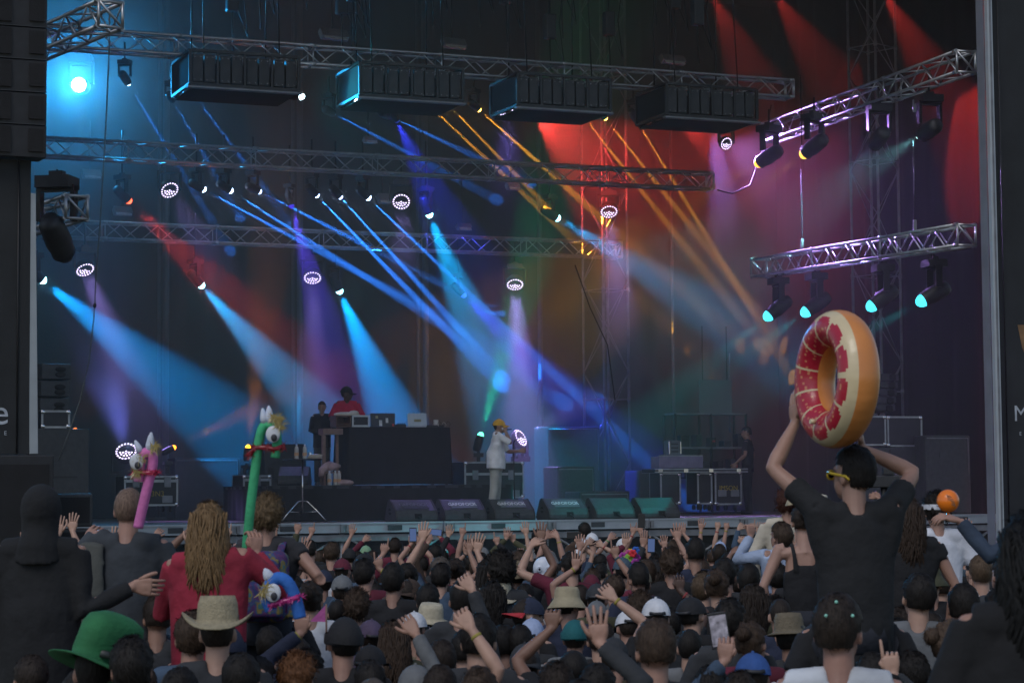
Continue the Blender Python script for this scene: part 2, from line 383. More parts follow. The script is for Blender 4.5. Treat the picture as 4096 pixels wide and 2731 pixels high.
def lamp(px, py, v, tx, ty, tv, col, power, angle, label, group=None, size=1., lcol=None, lstr=18., hang=None, rad=.05, blend=.35, D=None, pole=True, dirv=None):
    p = PV(px, py, v) if D is None else P(px, py, D); q = PV(tx, ty, tv); d = (q - p).normalized() if dirv is None else V(dirv).normalized()
    hang = .32 * size if hang is None else hang
    pivot = p - d * .2 * size
    t = thing('moving_head', label, 'stage light', pivot + V((0, 0, hang)), 0, group)
    rz = math.atan2(-d.x, d.y) if abs(d.z) < .999 else 0
    k = size
    link('base', ME_BASE, t, (0, 0, .05), (0, 0, rz), k); link('yoke', ME_YOKE, t, (0, 0, .02 if hang < .4 else .02), (0, 0, rz), k)
    hd = link('head', ME_HEAD, t, p - t.location, d.to_track_quat('Z', 'Y'), k)
    link('lens', lensmat(lcol or tuple(.35 + .65 * c for c in col), lstr), hd)
    if pole: MB().tube([(0, 0, .1), (0, 0, .1 + (.35 if pole is True else pole))], .02, 6).build('clamp', M_BLK, t)
    if power: spot(t, p - t.location + d * (.1 * size + .02), d, col, power, angle, blend, rad)
    return t
BLUE = (.02, .22, 1.0); CYAN = (.0, .34, 1.0); TEAL = (.0, .75, .8); PURP = (.42, .30, 1.0); AMB = (1.0, .42, .03); RED = (1.0, .05, .04); DBLUE = (.03, .05, 1.0)
K = LAMPK
GB = 'narrow blue beam lights in a row'
for px, py, tx, ty, pw in ((810, 755, 1450, 1100, 1.0), (918, 760, 1460, 1105, 1.0), (1032, 763, 1420, 960, .9), (1263, 778, 1565, 1090, 1.5), (1357, 783, 1625, 1080, 1.3), (1470, 788, 2000, 1290, 1.0)):
    lamp(px, py, 7, px + (tx - px) * 2.3, py + (ty - py) * 2.3, 11.3, BLUE, 24000 * K * pw, 2.3, 'narrow blue beam light in the row below the middle truss', GB, .8, (.45, .62, 1), 30, rad=.012, blend=.5, pole=.7)
lamp(510, 330, 6.2, 900, 970, 11.3, BLUE, 5000 * K, 2.3, 'small blue beam light right of the dazzling lamp', None, .8, (.6, .8, 1), 16, rad=.012, blend=.5)
lamp(690, 400, 6.2, 950, 850, 11.3, BLUE, 4000 * K, 2.3, 'blue beam light half hidden under first pod corner', None, .7, (.2, .4, 1), 3, rad=.012, blend=.5)
lamp(755, 352, 6.2, 1150, 880, 11.3, BLUE, 5000 * K, 2.3, 'blue beam light under the left end of first pod', None, .8, (.6, .8, 1), 16, rad=.012, blend=.5)
lamp(1330, 452, 6.2, 1950, 780, 11.3, BLUE, 6000 * K, 2.3, 'blue beam light hanging under the second pod', None, .8, (.3, .5, 1), 2, rad=.012, blend=.5)
lamp(1425, 400, 1.5, 1460, 425, 1.4, BLUE, 60 * K, 12, 'small white lamp inside the second pod', None, .6, (.75, .85, 1), 16)
lamp(1555, 463, 6.2, 2100, 720, 11.3, BLUE, 6000 * K, 2.3, 'deep blue round lamp under the second pod', None, .9, (.03, .09, 1), 3.0, rad=.012, blend=.5)
lamp(1585, 480, 6.2, 1720, 760, 7.5, DBLUE, 320 * K, 22, 'violet blue wash lamp under the second pod', None, .7, (.05, .08, 1), .5)
# ambers
GA = 'amber beam lights under the pods'
for px, py, tx, ty, v, pw, an in ((1703, 412, 2350, 1010, 6.2, 1.0, 3.6), (1798, 424, 2450, 1100, 6.2, .8, 3.8), (1912, 436, 2560, 1010, 6.2, 1.15, 4.2), (2330, 462, 2760, 1010, 6.2, .8, 3.6), (2418, 470, 2900, 1080, 6.2, .75, 3.8), (2545, 480, 3000, 1230, 6.2, 1.0, 3.2)):
    lamp(px, py, v, px + (tx - px) * 1.6, py + (ty - py) * 1.6, 11.3, AMB, 8500 * K * pw, an * .66, 'amber beam light shining down right from under the pods', GA, .75, (1, .55, .08), 16, rad=.012, blend=.5)
# cyan cones
for px, py, tx, ty, v, pw, an, lb in ((168, 1118, 520, 1400, 6.5, 1.0, 22, 'cyan wash lamp beside the pale post'), (803, 1138, 1130, 1500, 9.6, .9, 22, 'cyan wash lamp left of the round LED lamps'), (1357, 1160, 1560, 1640, 9.6, 1.35, 25, 'brightest cyan wash lamp behind the man in red'), (1716, 855, 1930, 1400, 8.0, .8, 25, 'cyan wash lamp above the rear truss'), (2226, 870, 2850, 1250, 8.0, .6, 17, 'cyan lamp aimed across the amber beams')):
    lamp(px, py, v, tx, ty, v + .6, CYAN if 'brightest' in lb or 'post' in lb else (.0, .42, .95), 1400 * K * pw, an, lb, None, .95, (.3, .85, 1), 22, rad=.06, blend=.45, pole=1.0)
lamp(512, 800, 7, 800, 1080, 7.8, RED, 400 * K, 18, 'red lamp left of the row of blue beam lights', None, .9, (1, .1, .04), 5, pole=.9)
lamp(1165, 822, 7.2, 1215, 1000, 7, (.12, .06, 1), 500 * K, 20, 'small violet lamp below a blue beam', None, .7, (.08, .05, 1), .8, pole=.8)
lamp(1853, 1178, 9.4, 2150, 1480, 8.8, DBLUE, 750 * K, 21, 'deep blue lamp beside the bright round LED lamp', None, .8, (.04, .1, 1), 2.0, pole=.8)
# reds
lamp(2128, 466, 6.1, 2800, 930, 9, RED, 280 * K, 54, 'glaring red lamp at the corner of the third pod', None, 1.0, (1, .12, .04), 30)
lamp(2700, 492, 6.1, 3200, 760, 8, RED, 120 * K, 40, 'red lamp under the left end of fourth pod', None, .9, (1, .1, .05), 8)
for i, (px, tx, ty) in enumerate(((2835, 3000, 300), (3085, 3330, 330), (3525, 3750, 330), (3925, 4030, 420))):
    lamp(px, -45, 6.4 if i < 2 else (2.0 if i == 2 else -1.5), tx, ty, 7.5 if i < 2 else (2.4 if i == 2 else -1.2), RED, (75 if i < 2 else 600) * K, 30, 'red wash lamp in the roof above the side truss', 'red wash lamps in the roof', .9, (1, .1, .05), 6)
# the dazzling lamp, aimed at the audience
lamp(315, 340, 9.2, 500, 620, -3, (.02, .42, 1.0), 430 * K, 135, 'dazzling blue-white lamp facing the audience above the pale post', None, 1.6, (.45, .85, 1), 160, rad=.05, blend=.9, dirv=(.05, -1, -.1))
lamp(1203, 386, .6, 1270, 392, .4, (.05, .75, 1.0), 16 * K, 120, 'white cyan lamp lighting the corner of the second pod', None, .7, (.7, .95, 1), 30)
# side truss lamps
for px, py, v, tx, ty, col, lc, st, lb, pw in ((3040, 648, 2.6, 2660, 880, AMB, (1, .5, .03), 2.6, 'amber lamp at the far end of upper side truss', 1.), (3222, 612, .9, 2850, 900, AMB, (1, .5, .06), 3, 'orange lamp second along the upper side truss', 1.1), (3498, 576, -1.2, 3320, 800, (.3, .6, 1), (.55, .8, 1), 8, 'pale blue lamp third along the upper side truss', .12), (3690, 538, -2.8, 3440, 700, (.3, .85, .9), (.6, .95, .95), 8, 'pale teal lamp nearest the corner post on the upper side truss', .3)):
    lamp(px, py, v, tx, ty, v + 2.5, col, (430 if v > 0 else 1600) * K * pw, 17, lb, None, 1.35, lc, st, hang=.5, pole=.35)
for px, py, v, tx, ty, lb, pw in ((3076, 1262, 3.6, 2780, 1500, 'teal lamp at the far end of short truss', 1.), (3226, 1246, 2.1, 2900, 1480, 'teal lamp second along the short truss', .9), (3490, 1222, -.5, 3250, 1400, 'teal lamp third along the short truss behind ring', .3), (3690, 1202, -2.2, 3300, 1420, 'teal lamp fourth along the short truss near corner post', .6)):
    lamp(px, py, v, tx, ty, v + .3, TEAL, 550 * K * pw, 17, lb, None, 1.35, (.06, .75, .95), 2.2, hang=.5, pole=.35)
# floor lamps
lamp(693, 1790, 6, 900, 1690, 6, (1, .2, .03), 200 * K, 13, 'small orange floor lamp aimed right behind pink pool noodle', None, .6, (1, .3, .02), 5, hang=-.3, pole=False)
lamp(992, 1790, 6.5, 1015, 1600, 6.4, (1, .3, .05), 180 * K, 16, 'small orange floor lamp shining up behind green pool noodle', None, .65, (1, .45, .02), 6, hang=-.3, pole=False)
lamp(1922, 1742, 6.5, 1975, 1560, 6.4, (.0, .9, .35), 360 * K, 17, 'green floor lamp shining up behind the singer', None, .8, (.1, 1, .5), 5, hang=-.3, pole=False)
lamp(300, 1720, 5, 330, 1660, 5, (1, .16, .03), 12 * K, 80, 'small orange lamp on the flight case by pale post', None, .5, (1, .2, .02), 2, hang=-.3, pole=False)
# round LED wash lamps
ML = mat('led_dots', (.1, .1, .1), .3, emit=(.8, .66, 1), estr=3.5)
_w = MB(); _w.lathe([(0, -.2), (.12, -.2), (.2, -.1), (.215, .0), (.2, .012), (0, .006)], 24); ME_WB = _w.mesh('body', M_BLKP)
_w = MB()
for rr, n in ((.0, 1), (.055, 6), (.105, 12), (.17, 19)):
    for j in range(n):
        if rr == .17 and False: continue
        a_ = 2 * math.pi * (j + .5) / n
        if rr == .105 and math.sin(a_) > .25: continue
        if rr == .055 and math.sin(a_) > .4: continue
        _w.ell((rr * math.cos(a_), rr * math.sin(a_), .014), (.017, .017, .008), 8, 4)
ME_LED = _w.mesh('led_cluster', ML)
def wash(px, py, v, tx, ty, tv, power, angle, label, size=1., col=PURP, up=True, floor=False):
    p = PV(px, py, v); d = (PV(tx, ty, tv) - p).normalized()
    t = thing('led_wash', label, 'stage light', p + V((0, 0, -.45 if floor else .4)), 0, 'round LED wash lights')
    rz = math.atan2(-d.x, d.y)
    sg = -1 if floor else 1
    link('base', ME_BASE, t, (0, 0, 0), (0, 0, rz), 1.1)
    b = link('body', ME_WB, t, p - t.location, d.to_track_quat('Z', 'Y'), size)
    tag(link('led_cluster', ME_LED, b), kind='stuff')
    m_ = MB(); m_.box((-.25 * size, 0, -.2 * sg), (.03, .08, .38)).box((.25 * size, 0, -.2 * sg), (.03, .08, .38)).box((0, 0, -.03 * sg), (.53 * size, .08, .04)); o = m_.build('yoke', M_BLK, t); o.rotation_euler = (0, 0, rz)
    if not floor: MB().tube([(0, 0, .04), (0, 0, .55)], .02, 6).build('clamp', M_BLK, t)
    spot(t, p - t.location + d * .08, d, col, power * 3 * K, angle, .55, .14)
wash(678, 760, 8, 830, 1000, 6.4, 40, 20, 'tilted round LED wash left of the blue beam lights')
wash(1605, 806, 8, 1612, 1000, 6.5, 60, 18, 'round LED wash right of the row of blue beam lights')
wash(2436, 846, 8, 2470, 1150, 6.6, 190, 17, 'round LED wash among the amber beams')
wash(1250, 1110, 9.5, 1255, 1450, 8.0, 100, 18, 'round LED wash shining down behind the man in red')
wash(2060, 1137, 9.5, 2085, 1560, 7.8, 420, 17, 'bright round LED wash shining down behind the singer')
wash(340, 1078, 8.5, 470, 1400, 7.2, 120, 22, 'round LED wash beside the hanging black moving head')
wash(2022, 453, 7.4, 2030, 620, 6.4, 60, 22, 'round LED wash left of the third pod', col=(.3, .2, 1))
wash(2850, 490, 7.4, 2890, 740, 6.4, 210, 20, 'round LED wash under the fourth pod', col=(.38, .25, 1))
wash(505, 1806, 7.6, 430, 1500, 6.0, 130, 26, 'bright LED wash on the floor by the pink pool noodle', 1.15, floor=True, col=(.2, .25, 1))
wash(2082, 1752, 7.6, 2350, 1600, 6.2, 60, 18, 'bright LED wash on a stand right of the singer', 1.0, floor=True, col=(.4, .32, 1))

wash(2905, 575, 4.4, 3330, 800, .8, 170, 62, 'small LED wash added to light the side trusses violet', .7, col=(.5, .28, 1))  # extra wash added to give the side trusses their violet light
# ================================================================== people
SKINS = [(.36, .20, .145), (.42, .25, .18), (.30, .165, .115), (.20, .105, .07), (.085, .045, .032)]
M_SKIN = mat('skin', rough=.55, var=.12, scale=9, bump=.08, bscale=60, objcol=True)
M_FAB = mat('fabric', rough=.9, var=.25, scale=5, bump=.6, bscale=6, objcol=True, bdist=.045)
M_HAIR = mat('hair', rough=.62, var=.4, scale=30, bump=.35, bscale=110, objcol=True, spec=.25)
_hn, _hl = M_HAIR.node_tree.nodes, M_HAIR.node_tree.links
_mp = _hn.new('ShaderNodeMapping'); _mp.inputs['Scale'].default_value = (1, 1, .16); _htc = [q for q in _hn if q.type == 'TEX_COORD'][0]; _hl.new(_htc.outputs['Object'], _mp.inputs['Vector'])
for _q in [q for q in _hn if q.type == 'TEX_NOISE']: _hl.new(_mp.outputs[0], _q.inputs['Vector']); _q.inputs['Scale'].default_value = 130
M_FELT = mat('felt', rough=.85, var=.18, scale=9, bump=.25, bscale=50, objcol=True)
M_STRAW = mat('straw', rough=.8, var=.13, scale=40, bump=.6, bscale=120, objcol=True)
M_VINYL = mat('vinyl', rough=.22, var=.08, scale=5, bump=.12, bscale=9, objcol=True, spec=.6)
M_PLAIN = mat('plain_plastic', rough=.4, var=.08, scale=8, objcol=True)
def organic(m, voxel, smooth=4, name='body', mats=(M_SKIN,)):
    me = m.mesh(name + '_raw', list(mats)); ob = bpy.data.objects.new('tmp', me); COL.objects.link(ob)
    rm = ob.modifiers.new('r', 'REMESH'); rm.mode = 'VOXEL'; rm.voxel_size = voxel; rm.use_smooth_shade = True
    if smooth:
        s_ = ob.modifiers.new('s', 'SMOOTH'); s_.factor = .5; s_.iterations = smooth
    dg = bpy.context.evaluated_depsgraph_get(); out = bpy.data.meshes.new_from_object(ob.evaluated_get(dg)); out.name = name
    bpy.data.objects.remove(ob); bpy.data.meshes.remove(me)
    out.materials.clear()
    for q in mats: out.materials.append(q)
    return out
def rot_to(d, n):                     # frame: z=d, x=side, y=palm normal
    d = d.normalized(); n = (n - d * n.dot(d)).normalized(); x = n.cross(d); return x, n, d
def hand(m, w, d, n, kind='open', side=1, k=1.0, fm=None):
    fm = fm or m
    x, n, d = rot_to(d, n); x = x * side            # x towards thumb
    for j, off in enumerate((.031, .0105, -.0105, -.03)):
        m.tube([w + x * off * .5 * k, w + d * .05 * k + x * off * k, w + d * .088 * k + x * off * 1.05 * k], [.015 * k, .0155 * k, .0125 * k], 8)
    m.ell(w + d * .045 * k, (.034 * k, .017 * k, .045 * k), 10, 8, 0, Matrix((x, n, d)).transposed())
    curl = {'open': (8, 8, 10, 12), 'fist': (95, 98, 98, 98), 'point': (4, 95, 98, 98), 'limp': (32, 38, 40, 42), 'horns': (4, 95, 95, 6), 'grip': (62, 66, 66, 64), 'clap': (4, 4, 4, 4)}[kind]
    spread = .2 if kind in ('open', 'horns') else .03
    for j, off in enumerate((.031, .0105, -.0105, -.03)):
        L = (.072, .08, .075, .058)[j] * k; base = w + d * .088 * k + x * off * 1.05 * k; pts = [base - d * .01 * k, base]; an = 0; dd = (d + x * spread * (1.5 - j) / 1.5).normalized()
        for s_, fr in ((0, .45), (1, .32), (2, .23)):
            an += R(curl[j]) * (.75 if s_ == 0 else .8) if s_ < 2 else R(curl[j]) * .4
            v_ = dd * math.cos(an) + n * math.sin(an); pts.append(pts[-1] + v_ * L * fr)
        pts.append(pts[-1] + (pts[-1] - pts[-2]).normalized() * .005 * k); fm.tube(pts, [.0088 * k, .009 * k, .0083 * k, .0078 * k, .0068 * k, .003 * k], 7)
    tb = w + d * .025 * k + x * .028 * k
    if kind in ('fist', 'point', 'grip', 'horns'): tp = [tb, tb + d * .03 * k + x * .018 * k, tb + d * .055 * k + n * .022 * k, tb + d * .06 * k + n * .04 * k - x * .02 * k]
    else: tp = [tb, tb + d * .028 * k + x * .022 * k, tb + d * .055 * k + x * .036 * k + n * .006 * k, tb + d * .075 * k + x * .042 * k + n * .01 * k]
    tp.append(tp[-1] + (tp[-1] - tp[-2]).normalized() * .006 * k); fm.tube(tp, [.013 * k, .0115 * k, .0098 * k, .0085 * k, .003 * k], 7)
def ik(sh, wr, l1=.29, l2=.26, pole=V((0, -.2, -1))):
    d = wr - sh; L = d.length
    if L > (l1 + l2) * .995: wr = sh + d * ((l1 + l2) * .995 / L); d = wr - sh; L = d.length
    a_ = (l1 * l1 - l2 * l2 + L * L) / (2 * L); h = math.sqrt(max(0, l1 * l1 - a_ * a_)); u_ = d / L
    p_ = pole - u_ * pole.dot(u_)
    p_ = p_.normalized() if p_.length > 1e-5 else V((1, 0, 0))
    return sh + u_ * a_ + p_ * h, wr
SH = {1: V((.175, 0, 1.435)), -1: V((-.175, 0, 1.435))}
def head_geo(m, c, rot=None, k=1.0, face=True):
    rot = rot or Matrix.Identity(3)
    T = lambda x, y, z: c + rot @ (V((x, y, z)) * k)
    m.ell(T(0, -.012, .02), (.074 * k, .094 * k, .098 * k), 16, 12, 0, rot)
    m.ell(T(0, .028, -.03), (.058 * k, .066 * k, .085 * k), 14, 10, 0, rot)
    m.ell(T(0, .05, -.085), (.03 * k, .03 * k, .025 * k), 10, 8, 0, rot)
    if face:
        m.tube([T(0, .088, .02), T(0, .107, -.018), T(0, .098, -.032)], [.009 * k, .014 * k, .012 * k], 8)
        m.ell(T(0, .083, -.058), (.024 * k, .012 * k, .01 * k), 8, 6, 0, rot)
        m.ell(T(0, .078, .032), (.05 * k, .014 * k, .012 * k), 10, 6, 0, rot)
    for s_ in (-1, 1): m.ell(T(s_ * .077, -.005, -.012), (.01 * k, .02 * k, .031 * k), 8, 8, 0, rot @ Matrix.Rotation(s_ * .25, 3, 'Z'))
def join_raw(me, fm):
    bm = bmesh.new(); bm.from_mesh(me); t_ = fm.mesh('f', M_SKIN); bm.from_mesh(t_); bm.to_mesh(me); bm.free(); bpy.data.meshes.remove(t_); return me
def body_mesh(arms=None, voxel=.011, yaw=0., pitch=0., lean=V((0, 0, 0)), name='body', neckr=.054, low=1.0, tilt=0.):
    """arms: {side: (wrist, hand_dir, palm_normal, kind)} in person space; person faces +y"""
    m = MB(); hc = V((0, .02, 1.625)) + lean
    rot = Matrix.Rotation(yaw, 3, 'Z') @ Matrix.Rotation(tilt, 3, 'Y') @ Matrix.Rotation(pitch, 3, 'X')
    m.tube([V((0, -.02, 1.40)) + lean * .6, V((0, -.012, 1.48)) + lean * .8, hc + V((0, -.01, -.03))], [(neckr * 1.35), neckr, neckr], 12)
    head_geo(m, hc, rot)
    m.tube([V((-.16, -.01, 1.40)) + lean * .6, V((0, -.02, 1.415)) + lean * .6, V((.16, -.01, 1.40)) + lean * .6], [.042, .052, .042], 10)
    m.tube([V((0, 0, low)), V((0, 0, 1.25)), V((0, -.01, 1.42)) + lean * .6], [(.12, .085), (.14, .09), (.13, .075)], 14, up=(0, 1, 0))
    sk = {}; fm = MB()
    for s_ in (-1, 1):
        a_ = (arms or {}).get(s_); sh = SH[s_] + lean * .6
        if a_ is None: wr, hd, pn, kd = V((s_ * .27, .05, .93)), V((0, .15, -1)), V((-s_, 0, 0)), 'limp'
        else: wr, hd, pn, kd = a_[:4]
        pole = a_[4] if a_ and len(a_) > 4 else V((s_ * .8, -.35, -1))
        if a_ is not None and wr.z > sh.z: sh = sh + V((-s_ * .005, 0, .045))
        el, wr = ik(sh, wr, pole=pole); sk[s_] = (sh, el, wr)
        m.tube([sh - V((s_ * .03, 0, .0)), sh, sh.lerp(el, .25), sh.lerp(el, .55), el.lerp(sh, .1), el, el.lerp(wr, .22), el.lerp(wr, .55), wr.lerp(el, .12), wr], [.046, .048, .046, .041, .035, .034, .039, .034, .025, .024], 12)
        hand(m, wr, hd, pn, kd, side=-s_, fm=fm)
    me = join_raw(organic(m, voxel, 2, name), fm); return me, sk, hc, rot
def shirt_mesh(sk, sleeve=.55, voxel=.016, name='shirt', low=.9, lean=V((0, 0, 0)), fat=1.0, collar=.075, arms=True):
    m = MB(); L = lean * .6
    if sleeve < 0:      # tank top
        m.tube([V((0, 0, low)), V((0, 0, 1.1)), V((0, 0, 1.26)), V((0, 0, 1.32))], [(.15, .11), (.155, .112), (.15, .108), (.09, .1)], 18, up=(0, 1, 0))
        for s_ in (-1, 1): m.tube([(s_ * .075, -.09, 1.28), (s_ * .085, -.085, 1.4), (s_ * .09, -.02, 1.47), (s_ * .09, .07, 1.36), (s_ * .08, .09, 1.26)], [.02, .016, .016, .016, .02], 8)
        return organic(m, .011, 2, name, (M_FAB,))
    m.tube([V((0, 0, low)), V((0, .005, low + .12)), V((0, .0, 1.15)), V((0, .0, 1.3)) + L * .8, V((0, -.012, 1.40)) + L, V((0, -.015, 1.455)) + L], [(.165 * fat, .12 * fat), (.16 * fat, .12 * fat), (.165 * fat, .12 * fat), (.175 * fat, .118), (.155, .1), (collar, collar * .95)], 18, up=(0, 1, 0))
    for s_ in (-1, 1):
        sh, el, wr = sk[s_]
        m.tube([V((s_ * .03, -.015, 1.45)) + L, V((s_ * .1, -.012, 1.44)) + L, sh], [.068, .07, .068], 12)
        m.tube([V((s_ * .1, 0, 1.27)) + L * .7, V((s_ * .14, -.003, 1.36)) + L, sh], [.085, .075, .066], 12)
        if arms and sleeve > 0:
            if sleeve <= 1: pts = [sh, sh.lerp(el, .3), sh.lerp(el, sleeve)]; rr = [.066, .062, .062]
            else: pts = [sh, sh.lerp(el, .5), el, el.lerp(wr, .5), el.lerp(wr, .93)]; rr = [.066, .06, .054, .048, .042]
            m.tube(pts, rr, 10)
    return organic(m, voxel, 3, name, (M_FAB,))
def trouser_mesh(k=1.0):
    m = MB()
    m.tube([(0, 0, 1.0), (0, 0, .86)], [(.16, .115), (.175, .125)], 14, up=(0, 1, 0))
    for s_ in (-1, 1): m.tube([(s_ * .085, 0, .93), (s_ * .095, .02, .5), (s_ * .1, -.01, .08)], [.1, .075, .06], 10); m.tube([(s_ * .1, -.06, .045), (s_ * .1, .14, .04)], [.045, .04], 8)
    return m.mesh('trousers', M_FAB)
ME_TROU = trouser_mesh()
# ------------------------------------------------------------------ hair and hats (origin at head centre, +y is the face)
def hair_mesh(style, seed=0):
    rnd = random.Random(seed); m = MB(); n, k = 36, 24; vs = []; fs = []
    amp = {'short': .004, 'crop': .0015, 'mid': .007, 'curly': .018, 'long': .01, 'bun': .007, 'afro': .02}[style]
    th = {'short': .011, 'crop': .005, 'mid': .016, 'curly': .024, 'long': .016, 'bun': .012, 'afro': .05}[style]
    fq = {'curly': 26, 'afro': 24}.get(style, 14)
    for i in range(k + 1):
        t = math.pi * i / k
        for j in range(n):
            p_ = 2 * math.pi * j / n; d = V((math.sin(t) * math.cos(p_), math.sin(t) * math.sin(p_), math.cos(t)))
            r_ = th + amp * noise.noise(d * (fq * .35) + V((seed * 3.1, 0, 0))) * 2 + amp * .6 * noise.noise(d * fq * 1.3 + V((0, seed, 0)))
            if style == 'short': r_ += .012 * max(0, d.z)
            q = V((d.x * (.074 + r_), d.y * (.094 + r_) - .012, d.z * (.098 + r_) + .02)); vs.append(q)
    def keep(q):
        y, z, x = q.y, q.z, abs(q.x)
        if style in ('long',): return not (y > .045 and z < .075) and z > -.12
        if y > .05: return z > .07
        if y > .0: return z > .045 - (0 if x < .07 else .0)
        if y > -.04: return z > (-.005 if style != 'crop' else .01)
        return z > (-.075 if style in ('mid', 'curly', 'afro') else -.055)
    for i in range(k):
        for j in range(n):
            f = (i * n + j, (i + 1) * n + j, (i + 1) * n + (j + 1) % n, i * n + (j + 1) % n)
            if all(keep(vs[q]) for q in f): fs.append(f)
    m.add(vs, fs, 0, True)
    # strands
    cnt = {'short': 900, 'crop': 0, 'mid': 1100, 'curly': 1300, 'long': 700, 'bun': 500, 'afro': 1300}[style]
    for _ in range(cnt):
        q = vs[rnd.randrange(len(vs))]
        if not keep(q): continue
        nn = V((q.x / .09, (q.y + .012) / .11, (q.z - .02) / .115)).normalized()
        tg = V((rnd.gauss(0, .5), -.5 + rnd.gauss(0, .4), -.55 if q.z < .07 else rnd.gauss(0, .5))); tg = (tg - nn * tg.dot(nn)).normalized()
        ln = {'short': .028, 'mid': .045, 'curly': .04, 'long': .06, 'bun': .03, 'afro': .03}[style] * rnd.uniform(.6, 1.3); up = {'curly': .8, 'afro': 1.2, 'short': .22}.get(style, .15)
        s_ = tg.cross(nn) * rnd.uniform(.0012, .0026); b = q - nn * .004
        if style in ('curly', 'afro'): c1 = b + tg * ln * .5 + nn * ln * up * .7; c2 = b + tg * ln * .9 + nn * ln * up * .25
        else: c1 = b + tg * ln * .5 + nn * ln * up * .5; c2 = b + tg * ln + nn * ln * up * .35
        m.add([b - s_, b + s_, c1 + s_ * .8, c1 - s_ * .8, c2], [(0, 1, 2, 3), (3, 2, 4)], 0, True)
    if style == 'long':
        for j in range(380):
            a_ = rnd.uniform(-.98, .98); x0 = math.sin(a_ * 1.75) * .083; y0 = -.012 - math.cos(a_ * 1.75) * .1; z0 = .0 + rnd.uniform(-.05, .08)
            L = rnd.uniform(.26, .36) * (1 - .15 * abs(a_)); pts = []
            for s_ in range(7):
                f = s_ / 6; pts.append((x0 * (1 + .35 * f) + .012 * math.sin(f * 7 + j), y0 - .03 * math.sin(f * 3) + .01 * math.cos(f * 8 + j * 2), z0 - L * f))
            m.tube(pts, [.004, .0055, .006, .0055, .005, .004, .001], 5)
    if style == 'bun':
        m.ell((0, -.115, .06), (.045, .04, .042), 14, 10)
        for _ in range(160):
            d = V((rnd.gauss(0, 1), rnd.gauss(0, 1), rnd.gauss(0, 1))).normalized(); b = V((0, -.115, .06)) + V((d.x * .044, d.y * .04, d.z * .042)); t_ = d.cross(V((rnd.gauss(0, 1), 1, 0))).normalized(); s_ = t_.cross(d) * .002
            m.add([b - s_, b + s_, b + t_ * .03 + d * .008], [(0, 1, 2)], 0, True)
    return m.mesh('hair', M_HAIR)
HAIR = {(s_, i): hair_mesh(s_, i) for s_, n_ in (('short', 3), ('crop', 1), ('mid', 3), ('curly', 2), ('long', 2), ('bun', 1), ('afro', 1)) for i in range(n_)}
def _dome(r=(.092, .112, .112), zcut=.02, n=24, k=8, panel=.004):
    m = MB(); vs = []
    for i in range(k + 1):
        t = (math.pi / 2) * i / k
        for j in range(n):
            p_ = 2 * math.pi * j / n; w_ = 1 - panel / .1 * (abs(math.cos(3 * p_)) ** 14) * math.sin(t)
            vs.append((r[0] * math.sin(t) * math.cos(p_) * w_, r[1] * math.sin(t) * math.sin(p_) * w_ - .012, zcut + r[2] * math.cos(t) * w_))
    m.add(vs, [(i * n + j, (i + 1) * n + j, (i + 1) * n + (j + 1) % n, i * n + (j + 1) % n) for i in range(k) for j in range(n)], 0, True)
    return m
ME_CAP = _dome().ell((0, -.012, .133), .009, 8, 5).mesh('cap', M_FELT)
_b = MB(); vs_ = []
for i in range(13):
    a_ = math.pi * (i / 12) ; x_ = math.cos(a_)
    vs_ += [(.088 * x_, .06 + .036 * math.sin(a_), .022), (.082 * x_, .075 + .105 * math.sin(a_), .012 - .02 * abs(x_) ** 2)]
_b.add(vs_ + [(x, y, z - .006) for x, y, z in vs_], [(2 * i, 2 * i + 1, 2 * i + 3, 2 * i + 2) for i in range(12)] + [(26 + 2 * i, 26 + 2 * i + 2, 26 + 2 * i + 3, 26 + 2 * i + 1) for i in range(12)] + [(2 * i + 1, 27 + 2 * i, 29 + 2 * i, 2 * i + 3) for i in range(12)], 0, True)
ME_BRIM = _b.mesh('brim', M_FELT)
ME_STRAP = MB().tube([(-.05, -.112, .035), (-.02, -.125, .03), (.02, -.125, .03), (.05, -.112, .035)], [(.004, .012)] * 4, 6).mesh('strap', M_BLKP)
ME_BEANIE = _dome((.092, .113, .125), -.0, 28, 10, .0)
ME_BEANIE.lathe([(.097, -.012), (.1, .0), (.1, .03), (.096, .04)], 28); ME_BEANIE = ME_BEANIE.mesh('beanie', M_FELT)
ME_BEANIE.transform(Matrix.Diagonal((1, 1.08, 1, 1)))
def brimhat(crown_r, crown_h, brim_r, droop, dent=.02, mat_=M_STRAW, curl=0.):
    m = MB(); n = 32; prof = [(0, crown_h - dent), (crown_r * .5, crown_h - dent * .4), (crown_r * .82, crown_h), (crown_r * .95, crown_h * .7), (crown_r, .02), (crown_r * 1.05, 0.005), ((crown_r + brim_r) / 2, -droop * .4), (brim_r, -droop), (brim_r * .995, -droop - .006), ((crown_r + brim_r) / 2, -droop * .4 - .007), (crown_r, -.004)]
    m.lathe(prof, n)
    m.v = [(x, y * 1.12 - .012, z + .045 + curl * max(0, (abs(x) / brim_r)) ** 3 * .12 * (1 if math.hypot(x, y) > crown_r * 1.1 else 0)) for x, y, z in m.v]
    return m.mesh('hat', mat_)
ME_STRAWHAT = brimhat(.092, .115, .135, .012); ME_COWBOY = brimhat(.094, .12, .16, .02, .03, M_STRAW, .6); ME_BUCKET = brimhat(.09, .09, .14, .06, .005, M_FELT)
ME_BAND = MB().lathe([(.0945, .05), (.0955, .054), (.0955, .076), (.0945, .08)], 32).mesh('hat_band', M_PLAIN)
ME_BAND.transform(Matrix.Diagonal((1, 1.12, 1, 1)))
